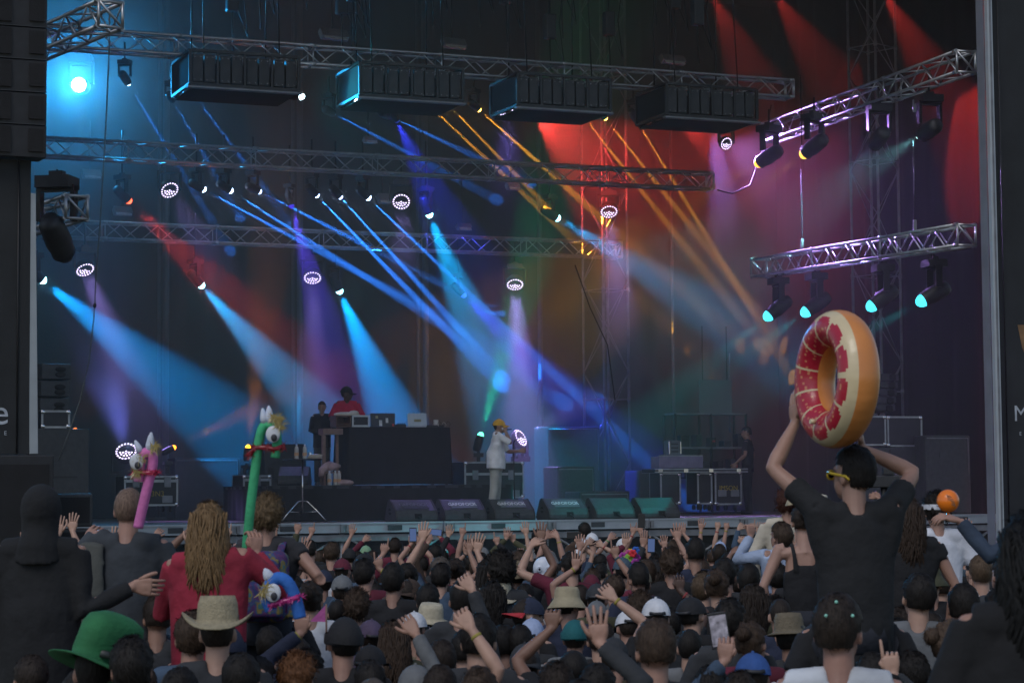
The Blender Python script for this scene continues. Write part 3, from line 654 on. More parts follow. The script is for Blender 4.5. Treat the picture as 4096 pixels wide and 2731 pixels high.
# ------------------------------------------------------------------ shared bodies
BODY0 = [body_mesh(yaw=y_, pitch=p_, tilt=t_, voxel=.010) for y_, p_, t_ in ((0, 0, 0), (.35, .05, .06), (-.4, -.05, -.07), (.12, -.18, .03), (-.15, .12, 0))]
SHIRT0 = [shirt_mesh(BODY0[0][1], .6), shirt_mesh(BODY0[0][1], 1.5), shirt_mesh(BODY0[0][1], .6, fat=1.12), shirt_mesh(BODY0[0][1], 1.5, fat=1.14, collar=.085)]
PALETTE = dict(tan=(.33, .28, .18), black=(.012, .012, .014), charcoal=(.03, .032, .036), grey=(.14, .145, .15), navy=(.018, .024, .05), white=(.62, .63, .66), maroon=(.11, .012, .028), red=(.42, .03, .04), khaki=(.16, .13, .085), blue=(.03, .085, .27), green=(.02, .26, .06), palegreen=(.2, .34, .2), cream=(.52, .46, .33), purple=(.085, .06, .11), olive=(.05, .05, .025), denim=(.045, .075, .12), brown=(.05, .03, .02), mustard=(.33, .2, .02), pink=(.5, .1, .22), skyblue=(.35, .42, .6), bluegrey=(.055, .085, .115), teal=(.01, .11, .12))
HAIRC = dict(dark=(.012, .0095, .008), darkbrown=(.022, .015, .011), brown=(.045, .028, .018), lightbrown=(.085, .055, .033), blond=(.24, .155, .075), ginger=(.13, .055, .022), greybrown=(.075, .06, .05))
def setcol(o, c): o.color = (*c, 1); return o
def wear(parent, hc, rot, what, col, rnd, flip=False, extra=None):
    """hat or hair on a head; returns created object"""
    T = Matrix.Translation(hc) @ rot.to_4x4()
    def put(name, me, c, par=None, M=Matrix.Identity(4)):
        o = link(name, me, par or parent); o.matrix_local = (T @ M) if par is None else M; setcol(o, c); return o
    if what in ('cap', 'capback'):
        z = Matrix.Rotation(math.pi if what == 'capback' else 0, 4, 'Z') @ Matrix.Rotation(R(rnd.uniform(-6, 4)), 4, 'X') @ Matrix.Translation((0, 0, rnd.uniform(-.006, .008)))
        o = put('cap', ME_CAP, col, None, z); b = put('brim', ME_BRIM, extra or col, o)
        put('strap', ME_STRAP, (.02, .02, .02), o); return o
    if what == 'beanie': return put('beanie', ME_BEANIE, col, None, Matrix.Translation((0, -.002, .008)))
    if what in ('straw', 'cowboy', 'bucket'):
        o = put('hat', {'straw': ME_STRAWHAT, 'cowboy': ME_COWBOY, 'bucket': ME_BUCKET}[what], col, None, Matrix.Rotation(R(rnd.uniform(-4, 8)), 4, 'X'))
        if what != 'bucket': put('hat_band', ME_BAND, (.02, .02, .022), o)
        return o
    st, i = what; return put('hair', HAIR[(st, i)], col)
PNUM = [0]
def person(label, loc, h=1.75, rz=0., head=('short', 0), hcol=HAIRC['dark'], scol=PALETTE['black'], sleeve=0, skin=SKINS[0], group=None, body=None, bi=0, shirt=None, hat=None, hatcol=None, hatextra=None, trou=(.02, .022, .03), seed=0, legs=True, name='person', fat=1.0):
    rnd = random.Random(seed); k = h / 1.75
    t = thing(name, label, 'person', loc, rz, group); t.scale = (k * rnd.uniform(.93, 1.06), k * rnd.uniform(.95, 1.06), k) if group else (k, k, k)
    me, sk, hc, rot = body or BODY0[bi]
    setcol(link('body', me, t), skin)
    s_ = setcol(link('shirt', shirt or SHIRT0[sleeve], t), scol)
    if legs: setcol(link('trousers', ME_TROU, t), trou)
    if head is not None: wear(t, hc, rot, ('crop', 0) if hat and head[0] != 'long' else head, hcol, rnd)
    if hat: wear(t, hc, rot, hat, hatcol, rnd, extra=hatextra)
    return t
# ================================================================== stage equipment
def sthing(name, label, cat, u, v, z, extra=0., group=None): return thing(name, label, cat, S(u, v, z), A + extra, group)
def uz(px, py, v): q = UV(PV(px, py, v)); return q[0], q[2]
# wedge monitors
M_WEDGE = mat('wedge_black', (.035, .037, .04), .6, 0, .25, 12, .3, 90); M_GRILL = mat('wedge_side', (.03, .026, .026), .7, 0, .2, 10)
M_TXT = mat('white_print', (.5, .52, .52), .6, var=.1); M_TXTD = mat('dim_print', (.09, .095, .1), .6, var=.1); M_SIGN = mat('wedge_panel', (.10, .125, .13), .5, var=.12, scale=9)
WW = .8; prof = [(0, .03), (.03, 0), (.5, 0), (.56, .05), (.4, .36), (.35, .385), (.3, .385), (.06, .2), (.0, .1)]
def rotx(pts, w0, w1, m):   # profile in (y,z) extruded along x
    n = len(pts); m.add([(w0, y, z) for y, z in pts] + [(w1, y, z) for y, z in pts], [tuple(range(n)), tuple(range(2 * n - 1, n - 1, -1))] + [(i, i + n, (i + 1) % n + n, (i + 1) % n) for i in range(n)]); return m
ME_WBODY = rotx(prof, .025, WW - .025, MB()).mesh('cabinet', M_WEDGE); ME_WSIDE = rotx([(y * 1.02, z * 1.02) for y, z in prof], 0, .025, MB()).mesh('side_panel', M_GRILL)
def _halfdisc(r, cy, cz, up):
    m = MB(); pts = [(cy + r * math.cos(math.pi * i / 8), cz + up * r * .8 * math.sin(math.pi * i / 8)) for i in range(9)]; rotx(pts, -.006, .002, m); return m.mesh('handle_hole', mat('hole', (.003, .003, .003), .9))
ME_H1, ME_H2 = _halfdisc(.055, .3, .2, 1), _halfdisc(.055, .3, .17, -1)
ME_SOCK = MB().box((0, 0, 0), (.13, .02, .09)).mesh('connector_plate', mat('hole'))
_sl = math.atan2(.185, .24)
for i, (px, tx) in enumerate(((1580, 'dim'), (1777, 'y'), (1975, 'y'), (2192, 'y'), (2380, ''), (2562, ''))):
    u, _ = uz(px, 2075, .35)
    lb = ('black floor monitor wedge with faded dark lettering', 'black floor monitor wedge lettered white beside the singer\'s left', 'black floor monitor wedge lettered white in front of the singer\'s feet', 'black floor monitor wedge lettered white next to the plain wedges', 'plain black floor monitor wedge between the lettered wedge and the last wedge', 'plain black floor monitor wedge at the end of the row')[i]
    lb = lb.replace("beside the singer's left", 'next to the faded one').replace("in front of the singer's feet", 'directly in front of the singer')
    t = sthing('floor_monitor', lb, 'floor monitor', u, .28, DECK, R(3), 'floor monitor wedges along the stage edge')
    c = bevel(link('cabinet', ME_WBODY, t), .012); link('side_panel', ME_WSIDE, t); link('side_panel', ME_WSIDE, t, (WW - .025, 0, 0))
    link('handle_hole', ME_H1, t); link('handle_hole', ME_H2, t); link('connector_plate', ME_SOCK, t, (.42, .008, .1))
    MB().tube([(.42, 0, .1), (.44, -.08, .06), (.47, -.16, -.05), (.5, -.2, -.2), (.47, -.16, -.34)], .01, 6).build('cable', M_BLK, t)
    if tx:
        rx = Matrix.Rotation(_sl, 4, 'X'); base = Matrix.Translation((WW * .52, .06 + .5 * .24 - .005, .2 + .5 * .185 + .005)) @ rx
        pl = MB().box((0, 0, 0), (.5, .2, .006)).build('name_panel', M_SIGN if tx == 'y' else M_WEDGE, t); pl.matrix_local = base
        x_ = link('lettering', text_mesh('GAROROCK', .105, M_TXT if tx == 'y' else M_TXTD, .001, 1.0, 0, .004), pl, (-.02, .0, .005))
        x_.scale = (.92, 1.0, 1)
        MB().tube([(.205, .0, .006), (.225, .02, .006), (.245, 0, .006), (.225, -.02, .006), (.205, .0, .006)], .004, 5).build('emblem', M_TXT if tx == 'y' else M_TXTD, pl)
# riser with skirt
u0, _ = uz(1070, 2000, 2.5); RZ = 2.36; u1 = 1.0
t = sthing('riser', 'black skirted riser under the equipment table', 'riser', u0, 2.5, DECK)
MB().box(((u1 - u0) / 2, 1.6, RZ - DECK - .03), (u1 - u0, 3.2, .06)).build('deck', M_BLKP, t)
def skirt(parent, pts, z0, z1, seed, mat_=M_CLOTH, amp=.022, name='skirt', flare=0.):
    m = MB(); vs = []; P_ = []
    for a_, b_ in zip(pts[:-1], pts[1:]):
        a_, b_ = V(a_), V(b_); n = int((b_ - a_).length / .03) + 1
        for i in range(n): P_.append((a_.lerp(b_, i / n), V((b_.y - a_.y, -(b_.x - a_.x), 0)).normalized()))
    P_.append((V(pts[-1]), P_[-1][1])); w_ = len(P_)
    for k in range(6):
        f = k / 5
        for i, (p_, n_) in enumerate(P_):
            q = amp * f * (1.2 * noise.noise((i * .09, seed, f * .5)) + .7 * math.sin(i * .55 + 3 * noise.noise((i * .05, seed, 0)))) + flare * f
            vs.append((p_.x + n_.x * q, p_.y + n_.y * q, z1 + (z0 - z1) * f))
    m.add(vs, [(k * w_ + i, k * w_ + i + 1, (k + 1) * w_ + i + 1, (k + 1) * w_ + i) for k in range(5) for i in range(w_ - 1)], 0, True)
    return m.build(name, mat_, parent)
skirt(t, [(0, 3.2, 0), (0, 0, 0), (u1 - u0, 0, 0), (u1 - u0, 3.2, 0)], 0.01, RZ - DECK - .01, 2)
# DJ table
ua, _ = uz(1397, 1800, 3.1); ub, _ = uz(1800, 1800, 3.1); TZ = 3.45
t = sthing('equipment_table', 'high table draped in plain black cloth carrying laptops', 'table', ua, 3.1, RZ)
MB().box(((ub - ua) / 2, .45, TZ - RZ - .015), (ub - ua, .9, .03)).build('table_top', M_BLKP, t)
for x in (.06, ub - ua - .06):
    for y in (.06, .84): MB().box((x, y, (TZ - RZ) / 2 - .02), (.05, .05, TZ - RZ - .04)).build('leg', M_BLK, t)
skirt(t, [(0, .9, 0), (0, -.01, 0), (ub - ua, -.01, 0), (ub - ua, .9, 0)], .01, TZ - RZ + .004, 4, amp=.012, name='tablecloth', flare=.06)
def topbox(px0, px1, py0, py1, v, z): a_, za = uz(px0, py1, v); b_, zb = uz(px1, py0, v); return a_, b_, (zb - za)
M_WOOD = mat('wood_box', (.12, .05, .028), .5, var=.3, scale=14); M_SILV = mat('silver_plastic', (.42, .44, .47), .35, .4, .08); M_STICK = mat('sticker', (.6, .6, .58), .6)
a_, b_, h_ = topbox(1345, 1404, 1662, 1706, 3.15, TZ); t = sthing('record_box', 'small dark wooden open box on the table beside grey case', 'box', a_, 3.15, TZ + .004)
for bx in (((b_ - a_) / 2, .2, .01, b_ - a_, .4, .02), ((b_ - a_) / 2, .2, h_, b_ - a_, .4, .02), (.01, .2, h_ / 2, .02, .4, h_), (b_ - a_ - .01, .2, h_ / 2, .02, .4, h_), ((b_ - a_) / 2, .38, h_ / 2, b_ - a_, .02, h_)): MB().box(bx[:3], bx[3:]).build('board', M_WOOD, t)
MB().box(((b_ - a_) / 2, .1, .06), (b_ - a_ - .05, .1, .02)).build('shelf', M_WOOD, t)
a_, b_, h_ = topbox(1408, 1478, 1658, 1706, 3.15, TZ); t = sthing('rack_unit', 'grey framed black equipment unit between wooden box and laptop', 'rack', a_, 3.15, TZ + .004)
W_ = b_ - a_; bevel(MB().box((W_ / 2, .2, h_ / 2), (W_ - .02, .38, h_ - .02)).build('case', M_CASE, t), .006); m = MB()
for q in ((W_ / 2, 0, .02, W_, .03, .035), (W_ / 2, 0, h_ - .02, W_, .03, .035), (.015, 0, h_ / 2, .03, .028, h_ - .07), (W_ - .015, 0, h_ / 2, .03, .028, h_ - .07)): m.box(q[:3], q[3:])
m.build('frame', M_SILV, t)
for x in (.05, W_ - .05): MB().ell((x, -.015, h_ / 2), .012, 8, 6).build('knob', M_CHROME, t)
def laptop(px0, px1, py0, lb, mat_, sticks):
    a_, b_, h_ = topbox(px0, px1, py0, 1706, 3.3, TZ); W_ = b_ - a_; t = sthing('laptop', lb, 'laptop', a_, 3.3, TZ + .004)
    bevel(MB().box((W_ / 2, .17, .011), (W_, .3, .02)).build('keyboard_base', mat_, t), .004)
    l_ = bevel(MB().box((W_ / 2, .0, h_ / 2 + .02), (W_, .012, h_), rot=Matrix.Rotation(R(-6), 3, 'X')).build('lid', mat_, t), .005)
    for x, z, w_, hh, c in sticks: MB().box((W_ * x, -.014 + (z - .5) * h_ * .105, h_ * z + .02), (w_, .003, hh), rot=Matrix.Rotation(R(-6), 3, 'X')).build('sticker', c, l_)
laptop(1482, 1580, 1654, 'black laptop with pale stickers on its lid', mat('laptop_black', (.02, .02, .023), .4), ((.25, .7, .05, .05, mat('sticker_tan', (.3, .27, .15))), (.4, .25, .06, .11, M_STICK), (.66, .45, .05, .09, M_STICK), (.9, .1, .04, .05, mat('sticker_red', (.5, .05, .04)))))
laptop(1630, 1706, 1653, 'silver laptop standing open on the black table', M_SILV, ((.52, .45, .14, .05, mat('sticker_tan')),))
a_, _ = uz(1580, 1700, 3.3); t = sthing('mixer', 'low black audio mixer with knobs between the two laptops', 'mixer', a_ + .02, 3.3, TZ + .004)
bevel(MB().box((.11, .15, .03), (.2, .28, .06)).build('body', M_BLKP, t), .006)
for q in range(8): MB().tube([(.03 + .022 * q, .02, .06), (.03 + .022 * q, .02, .085)], .008, 6).build('knob', M_CHROME if q % 3 == 0 else M_BLKP, t)
a_, _ = uz(1712, 1700, 3.3); t = sthing('turntable', 'black deck with white adapter and loose cables beside the silver laptop', 'audio deck', a_, 3.3, TZ + .004)
bevel(MB().box((.16, .15, .025), (.34, .28, .05)).build('body', M_BLKP, t), .006); MB().box((.18, .05, .1), (.08, .06, .1)).build('adapter', mat('white_plastic', (.65, .63, .6), .4), t)
for q in range(4): MB().tube([(.1 + .09 * q, .02, .05), (.13 + .09 * q, -.02, .11 + .02 * (q % 2)), (.19 + .09 * q, -.01, .06), (.22 + .07 * q, 0, .03)], .005, 5).build('cable', M_BLK if q % 2 else M_STICK, t)
t = sthing('towel', 'pale towel lying on the small wooden box', 'towel', uz(1370, 1660, 3.2)[0] - .1, 3.2, TZ + .215)
m = MB(); m.ell((.22, .12, .03), (.26, .1, .05), 16, 8); m.ell((.36, .12, .06), (.1, .09, .05), 12, 8); m.build('cloth', mat('towel', (.62, .55, .47), .95, 0, .15, 8, .6, 40), t)
# wooden side stand
a_, z_ = uz(1292, 1725, 2.95); b_, _ = uz(1372, 1725, 2.95); t = sthing('side_stand', 'brown wooden side shelf on a square post by the table', 'stand', a_, 2.95, RZ)
M_W2 = mat('stand_wood', (.2, .12, .095), .6, var=.2, scale=10)
MB().box(((b_ - a_) / 2, .15, z_ - RZ), (b_ - a_, .3, .11)).build('shelf', M_W2, t); MB().box((.04, .1, (z_ - RZ) / 2 - .03), (.06, .08, z_ - RZ - .06)).build('leg', M_W2, t); MB().box((b_ - a_ - .05, .22, (z_ - RZ) / 2 - .03), (.05, .05, z_ - RZ - .06)).build('leg', M_W2, t)
# bottles
M_PET = mat('bottle_plastic', (.45, .42, .4), .15, 0, .1, 10, spec=.8); M_CAPW = mat('bottle_cap', (.6, .6, .65), .4); M_LBL = mat('bottle_label', (.55, .3, .16), .6)
ME_BOT = MB().lathe([(0, 0), (.034, .0), (.036, .015), (.033, .05), (.036, .09), (.034, .13), (.036, .15), (.028, .185), (.014, .205), (.0135, .215), (0, .215)], 14).mesh('bottle', M_PET); ME_BCAP = MB().lathe([(.0155, .213), (.0155, .232), (0, .233)], 12).mesh('bottle_cap', M_CAPW); ME_BLBL = MB().lathe([(.037, .05), (.037, .1)], 14).mesh('label_strip', M_LBL)
def bottle(p_, lb, grp): t = thing('water_bottle', lb, 'bottle', p_, 0, grp); b = link('bottle', ME_BOT, t); link('bottle_cap', ME_BCAP, t); link('label_strip', ME_BLBL, t); t.scale = (1.15,) * 3; return t
# round tripod table
uc, zt = uz(1210, 1840, 2.1); t = sthing('tripod_table', 'round black tray table on a chrome tripod stand', 'table', uc, 2.1, DECK)
H_ = zt - DECK; MB().lathe([(0, H_), (.36, H_), (.365, H_ + .01), (.36, H_ + .02), (0, H_ + .02)], 28).build('table_top', M_BLKP, t)
MB().tube([(0, 0, .16), (0, 0, H_)], .015, 8).build('pole', M_CHROME, t)
for q in range(3):
    a_ = R(200 + 120 * q); x, y = math.cos(a_), math.sin(a_)
    MB().tube([(0, 0, .38), (.1 * x, .1 * y, .37), (.32 * x, .32 * y, .17), (.46 * x, .46 * y, .02)], .013, 6).build('leg', M_CHROME, t); MB().tube([(0, 0, .17), (.3 * x, .3 * y, .19)], .009, 6).build('strut', M_CHROME, t); MB().ell((.46 * x, .46 * y, .02), .022, 8, 6).build('foot', M_BLK, t)
GBt = 'water bottles by the riser'
bottle(S(uc - .14, 2.0, zt + .022), 'water bottle on the round tray table', GBt); bottle(S(uc + .02, 2.02, zt + .022), 'water bottle on the round tray table', GBt)
t = sthing('drink_can', 'slim metal can beside the bottles on tray table', 'can', uc + .13, 2.05, zt + .022); MB().lathe([(0, 0), (.026, 0), (.03, .01), (.03, .12), (.026, .13), (0, .13)], 14).build('can', M_CHROME, t)
t = sthing('towel', 'folded towel lying on the round tray table', 'towel', uc + .2, 2.0, zt + .022); m = MB()
for q in range(3): m.ell((.0 + .01 * q, .0, .02 + .025 * q), (.15 - .01 * q, .11, .018), 16, 6)
m.build('cloth', mat('towel'), t)
for px, lb in ((1202, 'water bottle on the riser behind the chrome pole'), (1222, 'water bottle on the riser behind the chrome pole'), (1318, 'water bottle on the riser under the stool'), (1341, 'water bottle on the riser under the stool'), (1356, 'water bottle on the riser under the stool')): bottle(S(uz(px, 1942, 2.75)[0], 2.75, RZ + .004), lb, GBt)
# stool with towel
uc, zs = uz(1320, 1885, 3.0); t = sthing('stool', 'small wooden stool on the riser with towels on it', 'stool', uc, 3.0, RZ); hs = zs - RZ
MB().box((0, 0, hs - .02), (.34, .3, .035)).build('seat', M_W2, t)
for x in (-.14, .14):
    for y in (-.12, .12): MB().box((x, y, hs / 2 - .02), (.035, .035, hs - .04)).build('leg', M_W2, t)
t = sthing('towel', 'crumpled pink grey towels heaped on the stool', 'towel', uc, 3.0, zs + .0); m = MB(); m.tube([(-.22, -.12, -.1), (-.18, -.1, .03), (-.05, 0, .1), (.02, .05, .17)], [.04, .07, .08, .03], 10); m.tube([(-.08, -.08, .04), (.05, -.02, .1), (.2, .02, .1)], [.06, .08, .03], 10)
m.build('cloth', mat('towel_pink', (.45, .3, .3), .95, 0, .2, 8, .6, 40), t)
t = sthing('towel', 'pink towel lying on the riser by the table leg', 'towel', uz(1375, 1938, 2.8)[0], 2.8, RZ + .004); MB().ell((0, 0, .045), (.2, .12, .06), 16, 8).build('cloth', mat('towel_pink'), t)
# blue lit wedge and speaker on the riser
ul, zl = uz(1110, 1942, 2.75); t = sthing('floor_monitor', 'floor monitor wedge on the riser beside the tripod table', 'floor monitor', ul, 2.75, RZ + .004, R(-25)); c = bevel(link('cabinet', ME_WBODY, t), .012); link('side_panel', ME_WSIDE, t); t.scale = (.72, .9, .9)
us, zs = uz(1082, 1775, 5.3); t = sthing('loudspeaker', 'tall black loudspeaker behind the wedge on the riser', 'loudspeaker', us, 5.3, DECK)
hh = uz(1082, 1775, 5.3)[1] - DECK; bevel(MB().box((.3, .25, hh / 2), (.85, .5, hh)).build('cabinet', M_WEDGE, t), .015); MB().box((.0, -.005, hh * .62), (.12, .01, .2)).build('port', M_BLK, t); MB().box((.0, -.005, hh * .2), (.12, .01, .2)).build('port', M_BLK, t)
# flight cases
M_EDGEC = mat('case_edging', (.34, .35, .37), .4, .6, .2, 6)
def case(px0, px1, py0, py1, v, dep, lb, legs=True, split=None, latches=(.25, .75), handles=(), text=None, z=None, slant=0., group='flight cases on the stage'):
    a_, zt = uz(px0, py0, v); b_, zb = uz(px1, py1, v); zb = z if z is not None else max(zb, DECK + .12); W_ = b_ - a_; H_ = zt - zb
    t = sthing('flight_case', lb, 'flight case', a_, v, zb, slant, group)
    MB().box((W_ / 2, dep / 2, H_ / 2), (W_ - .01, dep - .01, H_ - .01)).build('body', M_CASE, t); e = .035
    for x in (e / 2, W_ - e / 2):
        for y in (0, dep): MB().box((x, y, H_ / 2), (e, .02, H_)).build('edge_strip', M_EDGEC, t)
        MB().box((x, dep / 2, H_), (e, dep, .012)).build('edge_strip', M_EDGEC, t)
    for zz in (e / 2, H_ - e / 2): MB().box((W_ / 2, -.002, zz), (W_ - 2 * e, .02, e)).build('edge_strip', M_EDGEC, t)
    for x in (.03, W_ - .03):
        for zz in (.03, H_ - .03): MB().ell((x, 0, zz), (.045, .022, .045), 10, 6).build('corner', M_CHROME, t)
    if split: MB().box((W_ / 2, -.004, H_ * split), (W_ - 2 * e, .022, .05)).build('lid_strip', M_EDGEC, t)
    for x in latches if split else (): bevel(MB().box((W_ * x, -.012, H_ * split - .02), (.13, .03, .2)).build('latch', M_ALUD, t), .01)
    for x, zz in handles: bevel(MB().box((W_ * x, -.006, H_ * zz), (.2, .02, .14)).build('handle', M_ALUD, t), .02)
    if text:
        for s_, x, zz, sz, mt in text: link('lettering', text_mesh(s_, sz, mt, .001), t, (W_ * x, -.014, H_ * zz), (R(90), 0, 0))
    if legs and zb > DECK + .05:
        for x in (.12, W_ - .12):
            for y in (.1, dep - .1): MB().tube([(x - .02, y, -.06), (x + .02, y, -.06)], .055, 10).build('caster', M_BLK, t)
    return t
M_YEL = mat('yellow_print', (.4, .28, .03), .6)
case(496, 712, 1903, 2022, 4.2, .8, 'black flight case with grey edging behind pink pool noodle', split=.83, latches=(.22, .8), handles=((.8, .22),), text=(('3N3', .62, .4, .14, M_YEL),))
case(972, 1085, 1900, 2022, 4.4, .8, 'black flight case behind the green pool noodle', split=.85, latches=(.5,), text=(('JMSON', .55, .45, .12, M_YEL),))
case(1857, 2096, 1846, 1990, 6.05, .8, 'large grey edged flight case behind the singer', split=.66, latches=(.18, .78), handles=((.7, .12), (.85, .12)))
case(2858, 2968, 1885, 2018, 4.2, .6, 'black case with two handles and yellow lettering', handles=((.27, .35), (.74, .35)), text=(('JMSON', .5, .5, .14, M_YEL),)); 
case(2640, 2724, 1890, 2016, 4.2, .5, 'left supporting case under the long keyboard table'); case(2788, 2850, 1890, 2016, 4.2, .5, 'narrow case under the long keyboard table beside lettered case')
case(3440, 3545, 1662, 1782, 1.6, .6, 'upper cyan edged case behind the raised arm', legs=False, z=uz(3440, 1782, 1.6)[1]); case(3548, 3690, 1664, 1786, 1.6, .6, 'grey edged empty case under the small speaker column', legs=False, z=uz(3548, 1786, 1.6)[1])
ua_, zz_ = uz(3440, 1786, 1.6); ub_, _ = uz(3690, 1786, 1.6); t = sthing('equipment_cabinet', 'plain dark cabinet carrying the two cyan edged cases', 'cabinet', ua_, 1.55, DECK)
bevel(MB().box(((ub_ - ua_) / 2, .4, (zz_ - DECK) / 2 - .005), (ub_ - ua_, .8, zz_ - DECK - .02)).build('cabinet', M_WEDGE, t), .02); MB().box(((ub_ - ua_) * .45, -.005, (zz_ - DECK) * .5), (.04, .012, zz_ - DECK - .1)).build('trim', M_BLK, t)
case(165, 280, 1640, 1712, 1.0, .6, 'grey edged case beside the pale corner post', legs=False, z=uz(165, 1712, 1.0)[1])
t = sthing('equipment_cabinet', 'dark cabinet under the case beside pale corner post', 'cabinet', uz(165, 1712, 1.0)[0], .95, DECK); zz_ = uz(165, 1712, 1.0)[1] - DECK; bevel(MB().box((.35, .4, zz_ / 2 - .004), (.9, .8, zz_ - .01)).build('cabinet', M_WEDGE, t), .02); MB().box((.35, -.004, zz_ * .5), (.5, .01, .03)).build('trim', M_BLK, t)
# keyboard table
a_, z_ = uz(2618, 1874, 4.1); b_, _ = uz(2990, 1874, 4.1); t = sthing('keyboard_table', 'long case lid table resting on flight cases', 'table', a_, 4.1, z_ - .04); W_ = b_ - a_
bevel(MB().box((W_ / 2, .3, .0), (W_, .62, .07)).build('lid', M_CASE, t), .01)
for zz in (-.028, .028): MB().box((W_ / 2, -.012, zz), (W_, .02, .025)).build('edge_strip', M_EDGEC, t)
for x in (.06, .33, .6, .9): bevel(MB().box((W_ * x, -.02, 0), (.1, .03, .08)).build('latch', M_CHROME, t), .006)
a_, z0_ = uz(2637, 1863, 4.15); b_, z1_ = uz(2812, 1815, 4.15); t = sthing('keyboard', 'violet box on the long case table', 'keyboard', a_, 4.15, z_ + .01); W_ = b_ - a_  # box coloured violet all over
bevel(MB().box((W_ / 2, .2, (z1_ - z0_) / 2), (W_, .4, z1_ - z0_)).build('body', mat('violet_cover', (.2, .16, .26), .7, 0, .2, 6), t), .01); MB().box((W_ / 2, .02, z1_ - z0_ + .012), (W_, .03, .02)).build('top_strip', M_EDGEC, t)
a_, z0_ = uz(2668, 1813, 4.4); b_, z1_ = uz(2712, 1753, 4.4); t = sthing('amplifier', 'small grey amplifier with side handles on the violet box', 'amplifier', a_, 4.3, z_ + .01 + uz(2637, 1815, 4.15)[1] - uz(2637, 1863, 4.15)[1] + .02); W_ = b_ - a_; H_ = z1_ - z0_
bevel(MB().box((W_ / 2, .12, H_ / 2), (W_, .24, H_)).build('body', mat('amp_grey', (.12, .12, .14), .5), t), .01)
for x in (.0, W_): MB().box((x, -.01, H_ / 2), (.02, .03, H_ * .8)).build('handle', M_CHROME, t)
for q in range(3): MB().box((W_ / 2, -.005, H_ * (.25 + .25 * q)), (W_ * .6, .012, .03)).build('panel_slot', M_BLK, t)
# equipment rack behind
a_, z0_ = uz(2705, 1850, 6.5); b_, z1_ = uz(2985, 1655, 6.5); t = sthing('equipment_rack', 'dark shelving rack with small devices behind crew man', 'rack', a_, 6.5, DECK); W_ = b_ - a_; H_ = z1_ - DECK
for zz in (.02, H_ * .36, H_ * .66, H_): MB().box((W_ / 2, .3, zz), (W_, .6, .035)).build('shelf', M_ALUD if zz > H_ * .5 else M_BLK, t)
for x in (0, W_ * .5, W_):
    for y in (.02, .58): MB().box((x, y, H_ / 2), (.04, .04, H_)).build('upright', M_BLK, t)
random.seed(11)
for q in range(10):
    x = W_ * (q + .5) / 10; l_ = (H_ * .36, H_ * .66)[q % 2]; w_ = random.uniform(.12, .22); hh = random.uniform(.12, .4)
    tt = sthing('equipment_box', 'small device box on the dark shelving rack', 'device', a_ + x, 6.6, DECK + l_ + .02, 0, 'devices on the shelving rack'); bevel(MB().box((0, .1, hh / 2), (w_, .25, hh)).build('body', [M_BLKP, M_GREYP, M_WEDGE][q % 3], tt), .01); MB().box((0, -.028, hh * .6), (w_ * .6, .01, hh * .2)).build('front_plate', [M_ALUD, M_STICK, mat('sticker_red')][q % 3] if q in (2, 5, 8) else M_BLK, tt)
a_, z0_ = uz(2798, 1655, 7.2); b_, z1_ = uz(2925, 1520, 7.2); t = sthing('display_board', 'pale blank board hanging above the shelving rack', 'board', a_, 7.2, z0_); W_ = b_ - a_; H_ = z1_ - z0_
MB().box((W_ / 2, 0, H_ / 2), (W_, .03, H_)).build('panel', mat('pale_board', (.16, .18, .18), .6, 0, .08, 2), t)
for x in (.1, W_ - .1): MB().tube([(x, 0.02, H_), (x, .02, H_ + 1.2)], .01, 6).build('cord', M_BLK, t)
MB().tube([(W_ - .02, .05, -.4), (W_ - .02, .05, H_ + .6)], .025, 8).build('side_pole', M_ALUD, t)
for px0, px1, py0, v, lb in ((2190, 2400, 1705, 8.5, 'large dark amplifier case behind the singer\'s stand'), (2230, 2380, 1865, 6.5, 'low dark case in front of the rear tower'), (2560, 2640, 1880, 7, 'dark shelf unit left of the keyboard table'), (2320, 2520, 1965, 4.9, 'low black cable trunk behind the plain wedges'), (3700, 3880, 1740, 1.2, 'tall dark equipment cabinet behind the orange balloon'), (700, 960, 1830, 8, 'broad dark cabinet in the shadow between the pool noodles')):
    a_, z1_ = uz(px0, py0, v); b_, _ = uz(px1, py0, v); t = sthing('equipment_cabinet', lb, 'cabinet', a_, v, DECK); W_ = b_ - a_; H_ = z1_ - DECK
    bevel(MB().box((W_ / 2, .4, H_ / 2), (W_, .8, H_)).build('cabinet', M_WEDGE, t), .03); MB().tube([(.04, -.01, H_ - .06), (W_ - .06, -.01, H_ - .06), (W_ - .05, -.01, H_ * .5)], .012, 6).build('trim', M_ALUD, t); MB().box((W_ * .4, -.006, H_ * .75), (.2, .012, .12)).build('badge', M_GREYP, t)
# small line array columns
def line_column(px0, px1, py0, n, v, lb, dz=.34, w=None, tilt=6):
    a_, z1_ = uz(px0, py0, v); b_, _ = uz(px1, py0, v); W_ = b_ - a_; t = sthing('speaker_column', lb, 'loudspeaker', a_, v, z1_ - dz * n, R(10))
    for q in range(n):
        z = dz * (n - 1 - q); e = link('element', None, t, (0, .03 * q, z)); bevel(MB().box((W_ / 2, .25, dz / 2), (W_, .5, dz * .88), rot=Matrix.Rotation(R(-tilt * q / n), 3, 'X')).build('cabinet', M_WEDGE, e), .015)
        m = MB(); m.ell((W_ * .64, -.01, dz * .62), (.1, .02, .05), 12, 6); m.ell((W_ * .64, -.01, dz * .32), (.1, .02, .05), 12, 6); m.build('port', mat('hole'), e)
    return t
line_column(168, 290, 1448, 3, 1.1, 'three stacked black speaker boxes on the case by pale post', .3)
line_column(3525, 3605, 1492, 5, 1.75, 'slim black speaker column standing on the grey edged case', .155)
